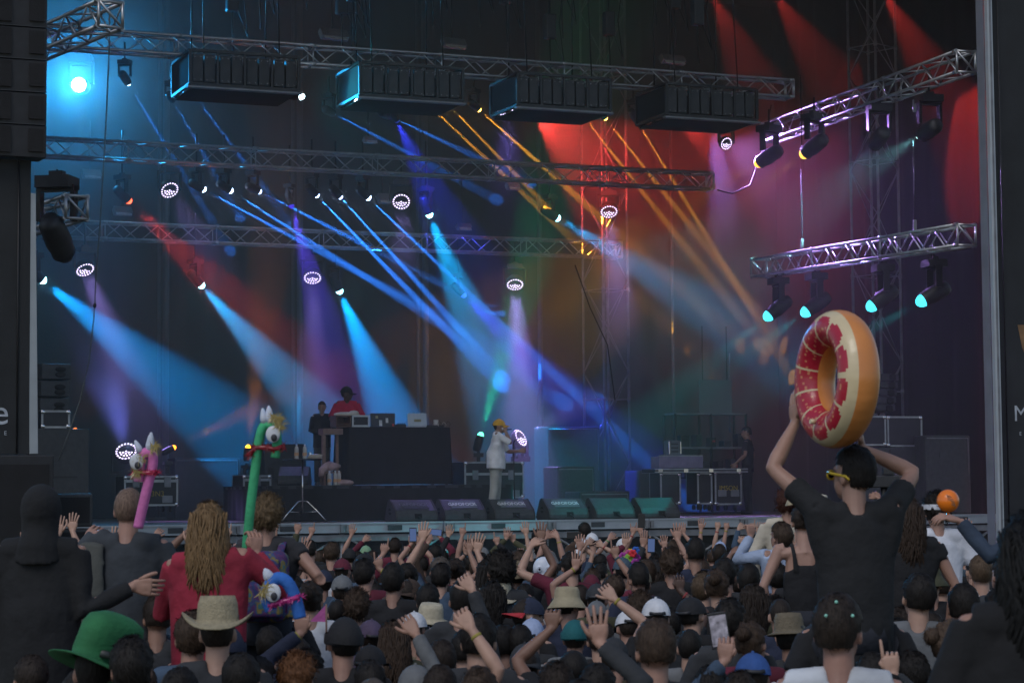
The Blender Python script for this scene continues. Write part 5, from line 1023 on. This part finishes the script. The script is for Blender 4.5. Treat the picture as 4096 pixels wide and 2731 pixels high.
# nearer raised arms
C(1860, 2520, 130, 'short', 'dark', arms=((1880, 2295, 'limp'),), shirt='charcoal'); C(1760, 2660, 175, 'short', 'darkbrown', arms=((1880, 2440, 'limp'),), shirt='black'); C(1480, 2640, 150, 'short', 'dark', arms=((1690, 2475, 'limp'),), shirt='grey')
C(2290, 2590, 150, 'crop', 'dark', arms=((2185, 2460, 'fist'),), skin=3, shirt='black'); C(2320, 2720, 170, 'short', 'dark', arms=((2392, 2500, 'open'),), shirt='charcoal'); C(2400, 2480, 110, 'short', 'darkbrown', arms=((2452, 2345, 'limp'),)); C(2680, 2430, 105, 'short', 'dark', arms=((2740, 2320, 'grip'),), skin=4)
C(1230, 2590, 120, 'mid', 'dark', arms=((1195, 2480, 'fist'),)); C(3560, 2700, 150, 'short', 'dark', arms=((3560, 2640, 'point'),))
p_ph, D_ph = C(2960, 2680, 150, 'mid', 'darkbrown', arms=((2900, 2590, 'grip'),), shirt='denim', label='person in denim holding up a phone with a pale picture'); p_ph2, D_p2 = C(95, 2560, 140, 'short', 'brown', arms=((110, 2455, 'grip'),), label='person at the crowd edge filming with a phone held sideways')
UPB = []
for spec_, ds in (({1: (V((.22, .12, 1.93)), V((.05, .1, 1)), V((0, 1, 0)), 'open')}, 'raising an open hand'), ({-1: (V((-.25, .1, 1.9)), V((-.1, .1, 1)), V((0, 1, 0)), 'point')}, 'raising a pointing finger'), ({1: (V((.12, .15, 1.86)), V((-.2, 0, 1)), V((0, 1, 0)), 'fist')}, 'raising a fist'), ({1: (V((.14, .1, 1.9)), V((-.35, 0, .9)), V((-1, 0, 0)), 'clap'), -1: (V((-.12, .1, 1.92)), V((.35, 0, .9)), V((1, 0, 0)), 'clap')}, 'clapping overhead'), ({-1: (V((-.3, .2, 1.8)), V((.5, .3, .4)), V((0, .5, -1)), 'limp')}, 'waving a bent hand'), ({-1: (V((-.2, .12, 1.95)), V((0, .1, 1)), V((0, 1, 0)), 'open'), 1: (V((.3, .1, 1.85)), V((.2, .1, 1)), V((0, 1, 0)), 'open')}, 'both arms raised')):
    b_ = body_mesh(spec_, .0105, low=1.15); UPB.append((b_, shirt_mesh(b_[1], .6, .018, low=.95), ds))
# --- filler rows deeper in the crowd
rnd = random.Random(21); n_f = 0
for row in range(60):
    y = 13.0 + row * .31
    half = y * .245; x = -half + rnd.uniform(0, .4)
    while x < half:
        xx, yy = x + rnd.uniform(-.1, .1), y + rnd.uniform(-.1, .1); x += .58
        if (V((xx, yy, 0)) - O).dot(EV) > -7.6 or any((xx - a_) ** 2 + (yy - b_) ** 2 < .16 for a_, b_ in TAKEN): continue
        h = rnd.uniform(1.55, 1.74) if yy > 12 else rnd.uniform(1.5, 1.62)
        if rnd.random() < .35 or n_f > 88: continue
        n_f += 1; TAKEN.append((xx, yy)); st = rnd.choice((('short', 0), ('short', 1), ('short', 2), ('mid', 0), ('mid', 1), ('curly', 0), ('long', 0), ('bun', 0), ('crop', 0))); hc = rnd.choice(('dark', 'dark', 'darkbrown', 'darkbrown', 'brown', 'lightbrown')); sh = rnd.choice(SKEYS); sl = rnd.choice((0, 0, 1, 2))
        ui = rnd.randrange(len(UPB)) if rnd.random() < .42 and yy > 17 else None; hat = rnd.choice(('cap', 'cap', 'capback', 'beanie', 'bucket')) if rnd.random() < .33 else None; hcl = rnd.choice(('grey', 'navy', 'white', 'khaki', 'black', 'bluegrey', 'maroon', 'red', 'olive', 'denim')) if hat else None
        lb = ('person wearing a ' + HATN[hat] % hcl if hat else 'person with ' + SN[st[0]] % HN[hc]) + ' and %s %s' % (sh, 'T-shirt' if ui is not None or sl % 2 == 0 else 'sweatshirt') + (' ' + UPB[ui][2] if ui is not None else '')
        person(lb, V((xx, yy, 0)), h, rnd.uniform(-.25, .2), st, HAIRC[hc], PALETTE[sh], sl, SKINS[rnd.choice((0, 0, 1, 1, 2, 3))], GC, UPB[ui][0] if ui is not None else None, rnd.randrange(5), UPB[ui][1] if ui is not None else None, hat, PALETTE[hcl] if hcl else None, seed=n_f)
# ================================================================== people above the crowd and their things
def sit_legs():
    m = MB(); m.tube([(0, 0, 1.0), (0, 0, .84)], [(.16, .12), (.17, .13)], 14, up=(0, 1, 0))
    for s_ in (-1, 1): m.tube([(s_ * .09, 0, .88), (s_ * .13, .22, .87), (s_ * .12, .42, .82), (s_ * .11, .43, .45), (s_ * .11, .4, .2)], [.1, .09, .075, .06, .05], 10); m.tube([(s_ * .11, .38, .14), (s_ * .11, .56, .12)], [.045, .038], 8)
    return m.mesh('trousers', M_FAB)
ME_SIT = sit_legs()
def above(label, px, py, D, h, arms, rz=0., carrier=True, tcol=(.02, .022, .03), **kw):
    p = P(px, py, D); loc = V((p.x, p.y, p.z - h * 1.76 / 1.75)); k = h / 1.75; sp = {}
    for a_ in arms:
        s_, v_ = arm_px(loc, k, rz, D, *a_); sp[s_] = v_
    kw.setdefault('voxel', .0075)
    t, b = bigperson(label, loc, rz, sp, h, legs=False, trou=tcol, **kw); setcol(link('trousers', ME_SIT, t), tcol)
    TAKEN.append((loc.x, loc.y))
    if carrier:
        hh = min(1.92, (loc.z + .9 * k) / 1.435 * 1.75); person('person carrying somebody on the shoulders, mostly hidden by the crowd', V((loc.x, loc.y + .1, 0)), hh, 0, ('short', 0), HAIRC['dark'], PALETTE['black'], 0, SKINS[0], GC)
    return t, b
def glasses(t, b, col, lens=(.02, .02, .02), up=False):
    me, sk, hc, rot = b; m = MB(); y = .1; z = .0
    for s_ in (-1, 1):
        m.tube([(s_ * .03 + .026 * math.cos(a_), y, z + .02 * math.sin(a_)) for a_ in [i * math.pi / 6 for i in range(13)]], .005, 6)
        m.tube([(s_ * .058, y, z + .012), (s_ * .08, .06, z + .01), (s_ * .086, -.03, z + .0), (s_ * .084, -.05, z - .015)], [(.003, .007)] * 4, 6)
        m.ell((s_ * .03, y, z), (.024, .003, .018), 10, 6, 1)
    m.tube([(-.008, y, z + .005), (.008, y, z + .005)], .004, 6)
    mm = m.mesh('sunglasses', [M_PLAIN, mat('dark_lens', (.01, .01, .012), .1)]); o = link('sunglasses', mm, t); o.matrix_local = Matrix.Translation(hc) @ rot.to_4x4(); setcol(o, col); return o
# --- man holding the ring
DM = 10.0
t, b = above('man in black T-shirt and yellow sunglasses raised above the crowd, arms up', 3412, 1783, DM, 1.8, ((3222, 1610, 'open', -1, V((1, .3, 0)), .24, V((0, .1, 1)), V((-1, .1, -.25))), (3492, 1715, 'grip', 1, V((-1, .3, 0)), .2, V((-.15, .1, 1)), V((1, .1, -.3)))), rz=R(4), scol=(.012, .0125, .014), sleeve=.55, low=.78, fat=1.06, head=('short', 1), hcol=HAIRC['dark'], yaw=R(38), pitch=.06, skin=(.33, .19, .14), collar=.085)
glasses(t, b, (.62, .42, .03)); m = MB(); m.tube([V((.085 * math.cos(a_), -.012 + .075 * math.sin(a_), 1.455 + .012 * math.sin(a_))) for a_ in [i * math.pi / 12 for i in range(25)]], .0045, 6); m.build('necklace', mat('bead_chain', (.55, .5, .42), .4), t)
# --- inflatable ring
def ring():
    Rc, rr = .238, .088; n, k = 120, 48; cols = [(.62, .23, .06), (.62, .50, .3), (.40, .015, .035), (.55, .2, .1)]
    m = MB(); vs = []; fs = []; mi = []; rnd = random.Random(5)
    ridge = [rnd.uniform(.4, 1) for _ in range(n)]
    for i in range(n):
        a_ = 2 * math.pi * i / n
        for j in range(k):
            b_ = 2 * math.pi * j / k; r_ = rr
            if math.cos(b_) > .6: r_ -= .004 * ridge[i] * (1 if i % 2 else 0) * (math.cos(b_) - .6) / .4
            if math.cos(b_) < -.75: r_ += .002 * (i % 2)
            x = (Rc + r_ * math.cos(b_)); vs.append((x * math.cos(a_), x * math.sin(a_), r_ * math.sin(b_) * 1.12))
    for i in range(n):
        for j in range(k):
            fs.append((i * k + j, i * k + (j + 1) % k, ((i + 1) % n) * k + (j + 1) % k, ((i + 1) % n) * k + j))
            b_ = math.degrees(2 * math.pi * (j + .5) / k); b_ = b_ - 360 if b_ > 180 else b_; a_ = (i + .5) / n * 11 % 1.0
            lim = 52 + 26 * (2 * abs(a_ - .5)) ** 3
            if b_ < 22 or b_ > 168: q = 0
            elif b_ < lim or a_ < .05 or a_ > .95: q = 1
            else: q = 2
            if q == 2 and 75 < b_ < 150 and abs(((a_ * 4) % 1) - .5) < .22 and (j % 4 == i // 3 % 4): q = 3
            mi.append(q)
    ms = [mat('vinyl_%d' % i_, c_, .34, 0, .1, 4, .25, 12, spec=.5, coat=.15) for i_, c_ in enumerate(cols)]
    m.v = vs; m.f = fs; m.m = mi; m.sm = [True] * len(fs); return m.mesh('ring', ms)
c = P(3345, 1516, DM - .05); t = thing('inflatable_ring', 'orange inflatable swim ring printed as red grapefruit, held up high', 'swim ring', c)
ax = V((-.955, -.29, .04)).normalized(); o = link('ring', ring(), t, (0, 0, 0), ax.to_track_quat('Z', 'Y')); o.scale = (.98, .98, .98)
MB().tube([ax * .11 + V((0, 0, -.2)), ax * .135 + V((0, 0, -.2))], .012, 10).build('valve', mat('vinyl_1'), t)
# --- pool noodle horses
def noodle(name, label, D, pts, r, col, eye, ears, band, bandcol, tinsel=(), bandr=1.25):
    p0 = P(*pts[0], D); t = thing(name, label, 'pool noodle', p0); L = lambda x, y, dd=0.: P(x, y, D + dd) - p0
    # smooth path
    raw = [L(*q) for q in pts]; path = []
    for i in range(len(raw) - 1):
        a0, a1, a2, a3 = raw[max(i - 1, 0)], raw[i], raw[i + 1], raw[min(i + 2, len(raw) - 1)]
        for s_ in range(6):
            f = s_ / 6; path.append(.5 * ((2 * a1) + (a2 - a0) * f + (2 * a0 - 5 * a1 + 4 * a2 - a3) * f * f + (3 * a1 - a0 - 3 * a2 + a3) * f ** 3))
    path.append(raw[-1]); setcol(MB().tube(path, r, 16).build('tube', M_FELT, t), col)
    ex, ey = eye; e = setcol(MB().ell(L(ex, ey, -r - .012), (.037, .012, .043), 18, 10).build('eye', M_PLAIN, t), (.6, .62, .66)); setcol(MB().ell(L(ex + 4, ey + 14, -r - .026), (.016, .004, .019), 14, 8).build('pupil', M_PLAIN, e), (.02, .02, .03))
    for bx, by, tx, ty, wd in ears:
        m = MB(); a_, b_ = L(bx, by, -.01), L(tx, ty, -.01); d = b_ - a_; m.tube([a_, a_ + d * .35, a_ + d * .75, b_], [(wd * .8, .012), (wd, .016), (wd * .65, .012), (.004, .003)], 12, up=(0, 1, 0)); setcol(m.build('ear', M_FELT, t), (.58, .62, .72))
    if band:
        m = MB(); m.tube([L(x, y, -r * .9) for x, y in band], .012, 8); m.tube([L(x, y, r * .9) for x, y in band], .012, 8)
        rnd = random.Random(2)
        if tinsel:
            for x, y in band:
                for _ in range(70):
                    b0 = L(x + rnd.uniform(-12, 12), y + rnd.uniform(-8, 8), rnd.uniform(-r * 1.5, r)); d = V((rnd.gauss(0, 1), rnd.gauss(0, 1), rnd.gauss(0, 1))).normalized() * rnd.uniform(.015, .035); s_ = d.cross(V((.3, 1, .2))).normalized() * .003; m.add([b0 - s_, b0 + s_, b0 + d], [(0, 1, 2)])
        setcol(m.build('garland' if tinsel else 'band', M_VINYL, t), bandcol)
    if tinsel:
        m = MB(); rnd = random.Random(4)
        for x, y in tinsel:
            for _ in range(60):
                b0 = L(x + rnd.uniform(-14, 14), y + rnd.uniform(-10, 10), -r - rnd.uniform(0, .02)); d = V((rnd.gauss(.3, .6), rnd.gauss(-.3, .3), rnd.gauss(-.4, .7))).normalized() * rnd.uniform(.02, .06); s_ = d.cross(V((.3, 1, .2))).normalized() * .0022; m.add([b0 - s_, b0 + s_, b0 + d], [(0, 1, 2)])
        setcol(m.build('mane', M_VINYL, t), (.42, .33, .12))
    return t
noodle('pool_noodle', 'green pool noodle horse with white ears and red tinsel', 11.0, ((985, 2200), (1003, 2020), (1018, 1900), (1036, 1760), (1058, 1702), (1096, 1712), (1108, 1760), (1100, 1830)), .024, (.05, .38, .17), (1092, 1736), ((1058, 1692, 1050, 1632, .02), (1078, 1690, 1075, 1622, .022)), ((1000, 1818), (1020, 1790), (1060, 1788), (1096, 1796), (1128, 1786)), (.22, .012, .02), ((1110, 1675), (1120, 1700), (1095, 1670)))
noodle('pool_noodle', 'pink pool noodle horse with tall white ears, red band', 11.4, ((552, 2110), (575, 2010), (596, 1920), (612, 1850), (605, 1815), (580, 1812), (562, 1850), (556, 1925)), .027, (.62, .17, .42), (546, 1846), ((598, 1806, 605, 1728, .024), (562, 1808, 540, 1760, .018)), ((540, 1893), (570, 1890), (600, 1889), (622, 1888)), (.45, .03, .08), ((614, 1786), (560, 1830), (545, 1890)))
noodle('pool_noodle', 'blue pool noodle horse with white horn and pink band in the crowd', 10.0, ((1200, 2470), (1180, 2390), (1150, 2330), (1112, 2312), (1078, 2340), (1068, 2390), (1085, 2440)), .03, (.03, .14, .48), (1092, 2370), ((1082, 2318, 1058, 2272, .026),), ((1085, 2420), (1120, 2408), (1160, 2398), (1196, 2385)), (.5, .04, .22), ((1062, 2345), (1050, 2370)))
# --- left group
above('woman with long blond hair in a red jacket holding green noodle', 835, 2005, 10.5, 1.66, ((755, 2330, 'limp', -1, None, .3), (1000, 2150, 'grip', 1, V((-.6, .8, 0)), .16)), rz=R(-4), scol=(.27, .018, .04), sleeve=1.5, low=.74, fat=1.2, head=('long', 0), hcol=(.17, .105, .05), collar=.09, seed=3, pitch=-.05)
tb, bb = above('woman with curly light brown hair and a colourful patterned backpack', 1068, 1985, 12.4, 1.6, ((1232, 2230, 'limp', 1, None, .12),), rz=R(-3), scol=(.03, .03, .035), sleeve=.3, low=.85, head=('curly', 0), hcol=(.12, .08, .042), seed=2)
p = tb.location + V((0, -.21 * .92, 1.2 * .92)); t = thing('backpack', 'backpack with blurred blue purple yellow print worn by curly haired woman', 'backpack', p)
M_BP = mat('backpack_print', (.1, .1, .12), .8, 0, .2, 4, .3, 30); _n2, _l2 = M_BP.node_tree.nodes, M_BP.node_tree.links; _cr = _n2.new('ShaderNodeValToRGB'); _tn = _n2.new('ShaderNodeTexNoise'); _tn.inputs['Scale'].default_value = 15; _tc = _n2.new('ShaderNodeTexCoord'); _l2.new(_tc.outputs['Object'], _tn.inputs['Vector']); _l2.new(_tn.outputs[0], _cr.inputs[0])
for i_, (ps, cc) in enumerate(((.32, (.02, .03, .12)), (.42, (.09, .02, .1)), (.5, (.02, .06, .16)), (.57, (.2, .14, .02)), (.66, (.03, .12, .14)))):
    e = _cr.color_ramp.elements[i_] if i_ < 2 else _cr.color_ramp.elements.new(ps); e.position = ps; e.color = (*cc, 1)
_l2.new(_cr.outputs[0], _n2['Principled BSDF'].inputs['Base Color'])
def soft(c, d, name, par, mt, sub=2):
    o = MB().box(c, d).build(name, mt, par); bv = o.modifiers.new('b', 'BEVEL'); bv.width = min(d) * .35; bv.segments = 4
    for q in o.data.polygons: q.use_smooth = True
    return o
soft((0, 0, .0), (.29, .16, .40), 'main_bag', t, M_BP); soft((0, -.1, -.07), (.24, .08, .2), 'front_pocket', t, M_BP); soft((0, -.088, .11), (.2, .03, .09), 'upper_pocket', t, M_BP); soft((.16, -.01, -.1), (.06, .1, .16), 'side_pocket', t, M_BP); MB().box((-.05, -.109, .13), (.035, .006, .03)).build('patch', M_STICK, t)
for s_ in (-1, 1): MB().tube([(s_ * .09, .05, .19), (s_ * .1, .14, .25), (s_ * .12, .28, .18)], [(.022, .005)] * 3, 8).build('strap', M_BP, t)
t, b = above('man with shaved head in grey T-shirt with a jacket over his shoulder', 515, 1940, 11.6, 1.76, ((322, 2110, 'limp', -1, None, .1), (630, 2330, 'limp', 1, None, .2)), rz=R(-6), scol=(.036, .042, .05), sleeve=.75, low=.8, fat=1.05, head=('crop', 0), hcol=(.15, .1, .075), skin=(.36, .2, .15), collar=.08)
m = MB(); m.tube([(-.2, -.1, .92), (-.2, -.13, 1.2), (-.17, -.1, 1.44), (-.16, .05, 1.45), (-.17, .12, 1.2)], [(.1, .03), (.11, .035), (.07, .03), (.07, .03), (.08, .03)], 12, up=(0, 1, 0)); setcol(link('jacket', organic(m, .014, 2, 'jacket', (M_FAB,)), t), (.075, .078, .07))
t, b = above('dark hooded figure with one arm stretched out behind shaved head man', 165, 1935, 10.2, 1.72, ((540, 2270, 'limp', 1, None, .0, V((1, .1, -.1)), V((.2, -.2, -1))),), rz=R(0), scol=(.009, .0095, .011), sleeve=1.6, low=.7, fat=1.2, head=('crop', 0), collar=.1)
m = MB(); hc = b[2]; m.ell(hc + V((0, -.02, .015)), (.098, .118, .122), 18, 14); m.tube([hc + V((0, -.03, -.03)), hc + V((0, -.04, -.1)), V((0, -.035, 1.47)), V((0, -.02, 1.40))], [.092, .088, .105, .13], 14); setcol(link('hood', organic(m, .012, 3, 'hood', (M_FAB,)), t), (.009, .0095, .011))
# --- right group
above('woman with dark hair in a bun and black tank top, bare shoulders', 3212, 2012, 14.5, 1.64, (), rz=R(3), scol=(.011, .011, .013), sleeve=-1, low=.8, head=('bun', 0), hcol=HAIRC['darkbrown'], skin=(.38, .22, .165))
above('woman with very long wavy dark brown hair and black top', 3632, 1988, 13.5, 1.66, (), rz=R(6), scol=(.012, .012, .014), sleeve=.3, low=.8, head=('long', 1), hcol=(.035, .022, .015))
t, b = above('man in bright white T-shirt with a white headband', 3745, 1975, 16.0, 1.76, ((3640, 2150, 'limp', -1, None, .2),), rz=R(5), scol=(.6, .61, .66), sleeve=.7, low=.85, fat=1.1, head=('curly', 1), hcol=HAIRC['dark']); o = link('headband', MB().lathe([(.104, -.01), (.107, 0), (.107, .02), (.104, .03)], 24).mesh('headband', M_FAB), t); o.matrix_local = Matrix.Translation(b[2] + V((0, -.012, .03))) @ Matrix.Diagonal((1, 1.14, 1, 1)); setcol(o, (.55, .56, .6))
above('person in cream jacket with reddish curls, one arm over the head', 3150, 1950, 18.0, 1.72, ((3172, 1945, 'limp', 1, None, .1),), rz=R(-10), scol=(.45, .4, .32), sleeve=1.5, low=.85, fat=1.1, head=('curly', 0), hcol=(.06, .022, .015))
t = thing('sun_hat', 'beige bucket sun hat held up next to reddish curls', 'hat', P(3202, 2000, 17.6)); o = setcol(link('hat', ME_BUCKET, t, (0, 0, 0), (R(0), R(-12), 0)), (.42, .35, .23)); o.scale = (.95,) * 3; setcol(link('hat_band', ME_BAND, t, (0, 0, 0), (0, R(-12), 0)), (.3, .25, .17))
above('person in pale blue hoodie stretching an arm sideways', 3128, 2085, 17.0, 1.66, ((3078, 2105, 'fist', -1, None, .3),), rz=R(35), scol=(.3, .36, .48), sleeve=1.5, low=.85, head=('mid', 0), hcol=HAIRC['brown'])
t, b = above('person in dark denim jacket stretching an arm over the orange balloon', 4240, 1930, 12.0, 1.74, ((3835, 2020, 'limp', -1, V((0, .3, -1)), .1, V((-1, .1, .25))),), rz=R(10), scol=(.03, .046, .075), sleeve=1.6, low=.7, fat=1.35, head=('long', 0), hcol=HAIRC['dark'])
above('dark coated person with black hair standing by the denim jacket', 4130, 2040, 6.2, 1.78, (), scol=(.006, .006, .007), sleeve=1.6, low=.7, fat=1.4, head=('long', 1), hcol=(.006, .006, .006), carrier=False)
p = P(3792, 2003, 8.8); t = thing('balloon', 'small orange balloon with faint dark print under outstretched hand', 'balloon', p); setcol(MB().ell((0, 0, 0), (.045, .045, .047), 28, 20).build('skin', M_VINYL, t), (.85, .2, .015)); setcol(MB().lathe([(.004, -.047), (.008, -.055)], 8).build('knot', M_VINYL, t), (.7, .15, .01))
m = MB()
for q in range(5): m.box((-.004 + .004 * q, -.0452 + .0016 * abs(q - 2), .02 - .009 * q), (.03 - .003 * abs(q - 2), .001, .003), rot=Matrix.Rotation(R(25), 3, 'Y'))
m.build('print', mat('balloon_print', (.12, .08, .05), .6), t)
# --- cameraman in the pit
uq, vq, _ = UV(PV(3612, 1960, -7.4)); zt = PV(3612, 1886, -7.4).z; plat = zt - 1.8
t = sthing('camera_platform', 'low black platform in the pit under the cameraman', 'platform', uq - .6, -8.0, 0); MB().box((.7, .6, plat / 2), (1.4, 1.2, plat)).build('deck', M_BLKP, t)
t, b = bigperson('cameraman in navy T-shirt, backwards cap and headset beside video camera', S(uq, -7.4, plat), R(85), {1: (V((.14, .34, 1.42)), V((0, 1, .1)), V((-1, 0, 0)), 'grip'), -1: (V((-.1, .4, 1.4)), V((0, 1, .1)), V((1, 0, 0)), 'grip')}, 1.78, scol=(.03, .035, .06), sleeve=.8, low=.85, head=('short', 0), hcol=HAIRC['dark'], hat='capback', hatcol=(.05, .04, .042), trou=(.02, .02, .02))
m = MB(); m.tube([b[2] + V((0, .088 * math.cos(a_) - .01, 0)) * 0 + b[2] + V((.088 * math.sin(a_ - math.pi / 2), -.01, .02 + .105 * math.cos(a_ - math.pi / 2))) - b[2] for a_ in [i * math.pi / 8 for i in range(9)]], .008, 6); m.ell(b[2] + V((.085, .0, 0)), (.02, .035, .04), 10, 8); m.build('headset', M_BLKP, t)
t = thing('video_camera', 'black video camera on a pedestal in front of cameraman', 'video camera', P(3535, 1925, 30.5)); bevel(MB().box((0, 0, 0), (.42, .16, .17)).build('body', M_BLKP, t), .015); MB().tube([(-.2, 0, 0), (-.42, 0, 0)], .06, 14).build('lens', M_BLK, t); bevel(MB().box((.05, -.05, .14), (.14, .1, .09)).build('viewfinder', M_BLKP, t), .01); MB().tube([(0, 0, -.08), (0, 0, -P(3535, 1925, 30.5).z)], .05, 10).build('pedestal', M_BLK, t)
# --- front row characters
def front(label, px, py, w, rz, **kw):
    loc, zt, D = place(px, py, w); h = zt / 1.76 * 1.75; arms = kw.pop('arms', {}); TAKEN.append((loc.x, loc.y))
    return bigperson(label, loc, rz, arms, h, **kw)
t, b = front('man with short dark brown hair and white T-shirt, glitter dots in his hair', 3350, 2375, 205, R(-12), scol=(.5, .52, .55), sleeve=.6, head=('short', 2), hcol=HAIRC['darkbrown'], yaw=R(-12), skin=(.32, .17, .125))
for q, (x, y, z) in enumerate(((.0, -.085, .1), (-.03, -.115, .06), (.05, -.11, .06))): setcol(MB().ell(b[2] + V((x, y, z)) * 1.12, .006, 8, 6).build('glitter_dot', M_VINYL, t), (.3, .7, .55))
t, b = front('woman in profile with hair bun and yellow glitter on her cheek', 3800, 2470, 165, R(-70), scol=(.02, .02, .025), sleeve=.6, head=('bun', 0), hcol=(.07, .045, .03), yaw=R(0), pitch=.1, skin=(.36, .21, .16))
m = MB(); rnd = random.Random(9)
for q in range(40): m.ell(b[2] + b[3] @ V((.062 + rnd.uniform(-.012, .004), .06 + rnd.uniform(-.02, .02), -.02 + rnd.uniform(-.025, .03))), .0035, 6, 4)
setcol(m.build('face_glitter', M_VINYL, t), (.55, .5, .1))
front('laughing woman with dark hair and painted cheek turned towards the curly head', 3590, 2470, 120, R(75), scol=(.02, .02, .025), sleeve=.6, head=('mid', 0), hcol=HAIRC['dark'], skin=(.36, .2, .15))
# green hat
t, b = front('person wearing a tall floppy green felt hat', 375, 2560, 190, R(8), scol=(.3, .32, .4), sleeve=1.5, head=('crop', 0), hcol=HAIRC['dark'])
m = MB(); m.lathe([(0, .27), (.06, .265), (.1, .235), (.118, .19), (.112, .12), (.1, .05), (.096, .0), (.14, -.012), (.19, -.03), (.19, -.036), (.12, -.02), (.09, -.006)], 32); m.v = [(x * (1 + .05 * math.sin(3 * z * 10)) + .16 * max(0, z) * .9, y * 1.1 + .03 * math.sin(x * 18), z + .05 - .18 * x * (1 if z < .0 else .2)) for x, y, z in m.v]
o = link('hat', m.mesh('hat', M_FELT), t); o.matrix_local = Matrix.Translation(b[2] + V((0, -.01, .0))) @ Matrix.Rotation(R(-14), 4, 'X') @ Matrix.Rotation(R(14), 4, 'Y') @ Matrix.Diagonal((1.12, 1.12, .8, 1)); setcol(o, (.02, .14, .05)); setcol(link('hat_band', MB().lathe([(.1, .045), (.104, .05), (.106, .08), (.102, .085)], 28).mesh('hat_band', M_PLAIN), o, (.03, 0, .02)), (.015, .02, .018))
# mask on the back of a head
t, b = front('person wearing a white skull mask on the back of the head', 2174, 2222, 88, 0., scol=(.015, .015, .018), sleeve=.6, head=('short', 0), hcol=HAIRC['dark'])
m = MB(); m.ell((0, 0, .02), (.095, .06, .1), 24, 16); m.ell((0, -.012, -.07), (.065, .045, .07), 20, 12); m.ell((0, -.03, -.045), (.066, .035, .012), 16, 8); m.ell((0, -.03, -.1), (.055, .035, .03), 16, 8)
for s_ in (-1, 1): m.ell((s_ * .038, -.045, .012), (.032, .02, .032), 16, 10)
o = link('mask', organic(m, .006, 3, 'mask', (M_PLAIN,)), t); o.location = b[2] + V((0, -.085, .01)); setcol(o, (.62, .66, .74))
for s_ in (-1, 1):
    e = setcol(MB().ell((s_ * .038, -.064, .012), (.011, .006, .011), 12, 8).build('eye_hole', M_PLAIN, o), (.01, .012, .03)); m = MB(); m.tube([(s_ * .038 + .02 * math.cos(a_), -.062, .012 + .02 * math.sin(a_)) for a_ in [i * math.pi / 8 for i in range(17)]], .003, 6); setcol(m.build('eye_ring', M_PLAIN, o), (.5, .53, .6))
# rainbow garland
p = P(2521, 2205, 19.5); t = thing('flower_garland', 'rainbow coloured flower garland on somebody in the crowd', 'garland', p); rnd = random.Random(6)
for q in range(16):
    cc = ((.6, .03, .04), (.65, .4, .02), (.35, .05, .3), (.03, .12, .45), (.2, .4, .05), (.5, .08, .25))[q % 6]; c0 = V((rnd.gauss(0, .04), rnd.gauss(0, .03), -.13 * (q / 16) + rnd.gauss(0, .02))); m = MB()
    for a_ in range(6): m.ell(c0 + V((.022 * math.cos(a_), -.01, .022 * math.sin(a_))), (.016, .008, .016), 8, 5)
    setcol(m.build('flower', M_FELT, t), cc)
crowd(2521, 2208, 76, 'short', 'dark')
# phones
M_SCR = mat('phone_screen', (.02, .02, .03), .15, emit=(.12, .2, .45), estr=.5); M_SCRD = mat('phone_back', (.02, .02, .022), .3); M_SCRP = mat('phone_picture', (.4, .36, .4), .4, var=.6, scale=40)
def phone(px, py, D, lb, w, h, rot, scr):
    t = thing('phone', lb, 'phone', P(px, py, D), 0, 'phones held up in the crowd'); t.rotation_euler = (0, rot, 0); bevel(MB().box((0, 0, 0), (w, .009, h)).build('body', M_SCRD, t), .003); MB().box((0, -.0055, 0), (w * .88, .002, h * .84)).build('screen', scr, t)
phone(1652, 2138, 22.0, 'phone with lit blue screen held upright among raised hands', .075, .15, 0, M_SCR); phone(1742, 2128, 24.0, 'phone held sideways filming the stage near a fist', .15, .075, R(6), M_SCR); phone(2566, 2082, 22.0, 'dark phone held up highest in front of stage edge', .072, .145, R(3), M_SCRD)
phone(2295, 2140, 22.0, 'pale framed phone held sideways beside a dark head', .14, .07, 0, M_SCRD); phone(2876, 2520, 9.5, 'phone showing a pale picture held by the denim sleeve', .085, .16, R(-8), M_SCRP); phone(50, 2448, 10.3, 'phone held sideways at the edge of the crowd', .16, .08, 0, M_SCRD); phone(2605, 2180, 20.0, 'phone with bright screen between two wrists', .07, .14, R(2), M_SCR)
# small flag and badge
t = thing('pennant', 'small pink triangular paper pennant among the heads', 'pennant', P(1300, 2480, 12.0)); m = MB(); L = lambda x, y: P(x, y, 12.0) - t.location
m.v = [tuple(L(1303, 2418)), tuple(L(1240, 2484)), tuple(L(1306, 2486)), tuple(L(1303, 2418) + V((0, .01, 0))), tuple(L(1240, 2484) + V((0, .01, 0))), tuple(L(1306, 2486) + V((0, .01, 0)))]; m.f = [(0, 1, 2), (3, 5, 4), (0, 3, 4, 1), (1, 4, 5, 2), (2, 5, 3, 0)]; m.m = [0] * 5; m.sm = [False] * 5; setcol(m.build('sheet', M_FELT, t), (.5, .12, .35)); MB().tube([L(1305, 2415), L(1306, 2600)], .006, 6).build('stick', M_W2, t)
o = setcol(MB().lathe([(0, .0), (.022, .0), (.022, .003), (0, .003)], 20).build('badge', M_PLAIN, blk_cap), (.6, .62, .68)); o.location = (0, -.135, 1.60); o.rotation_euler = (R(80), 0, 0)
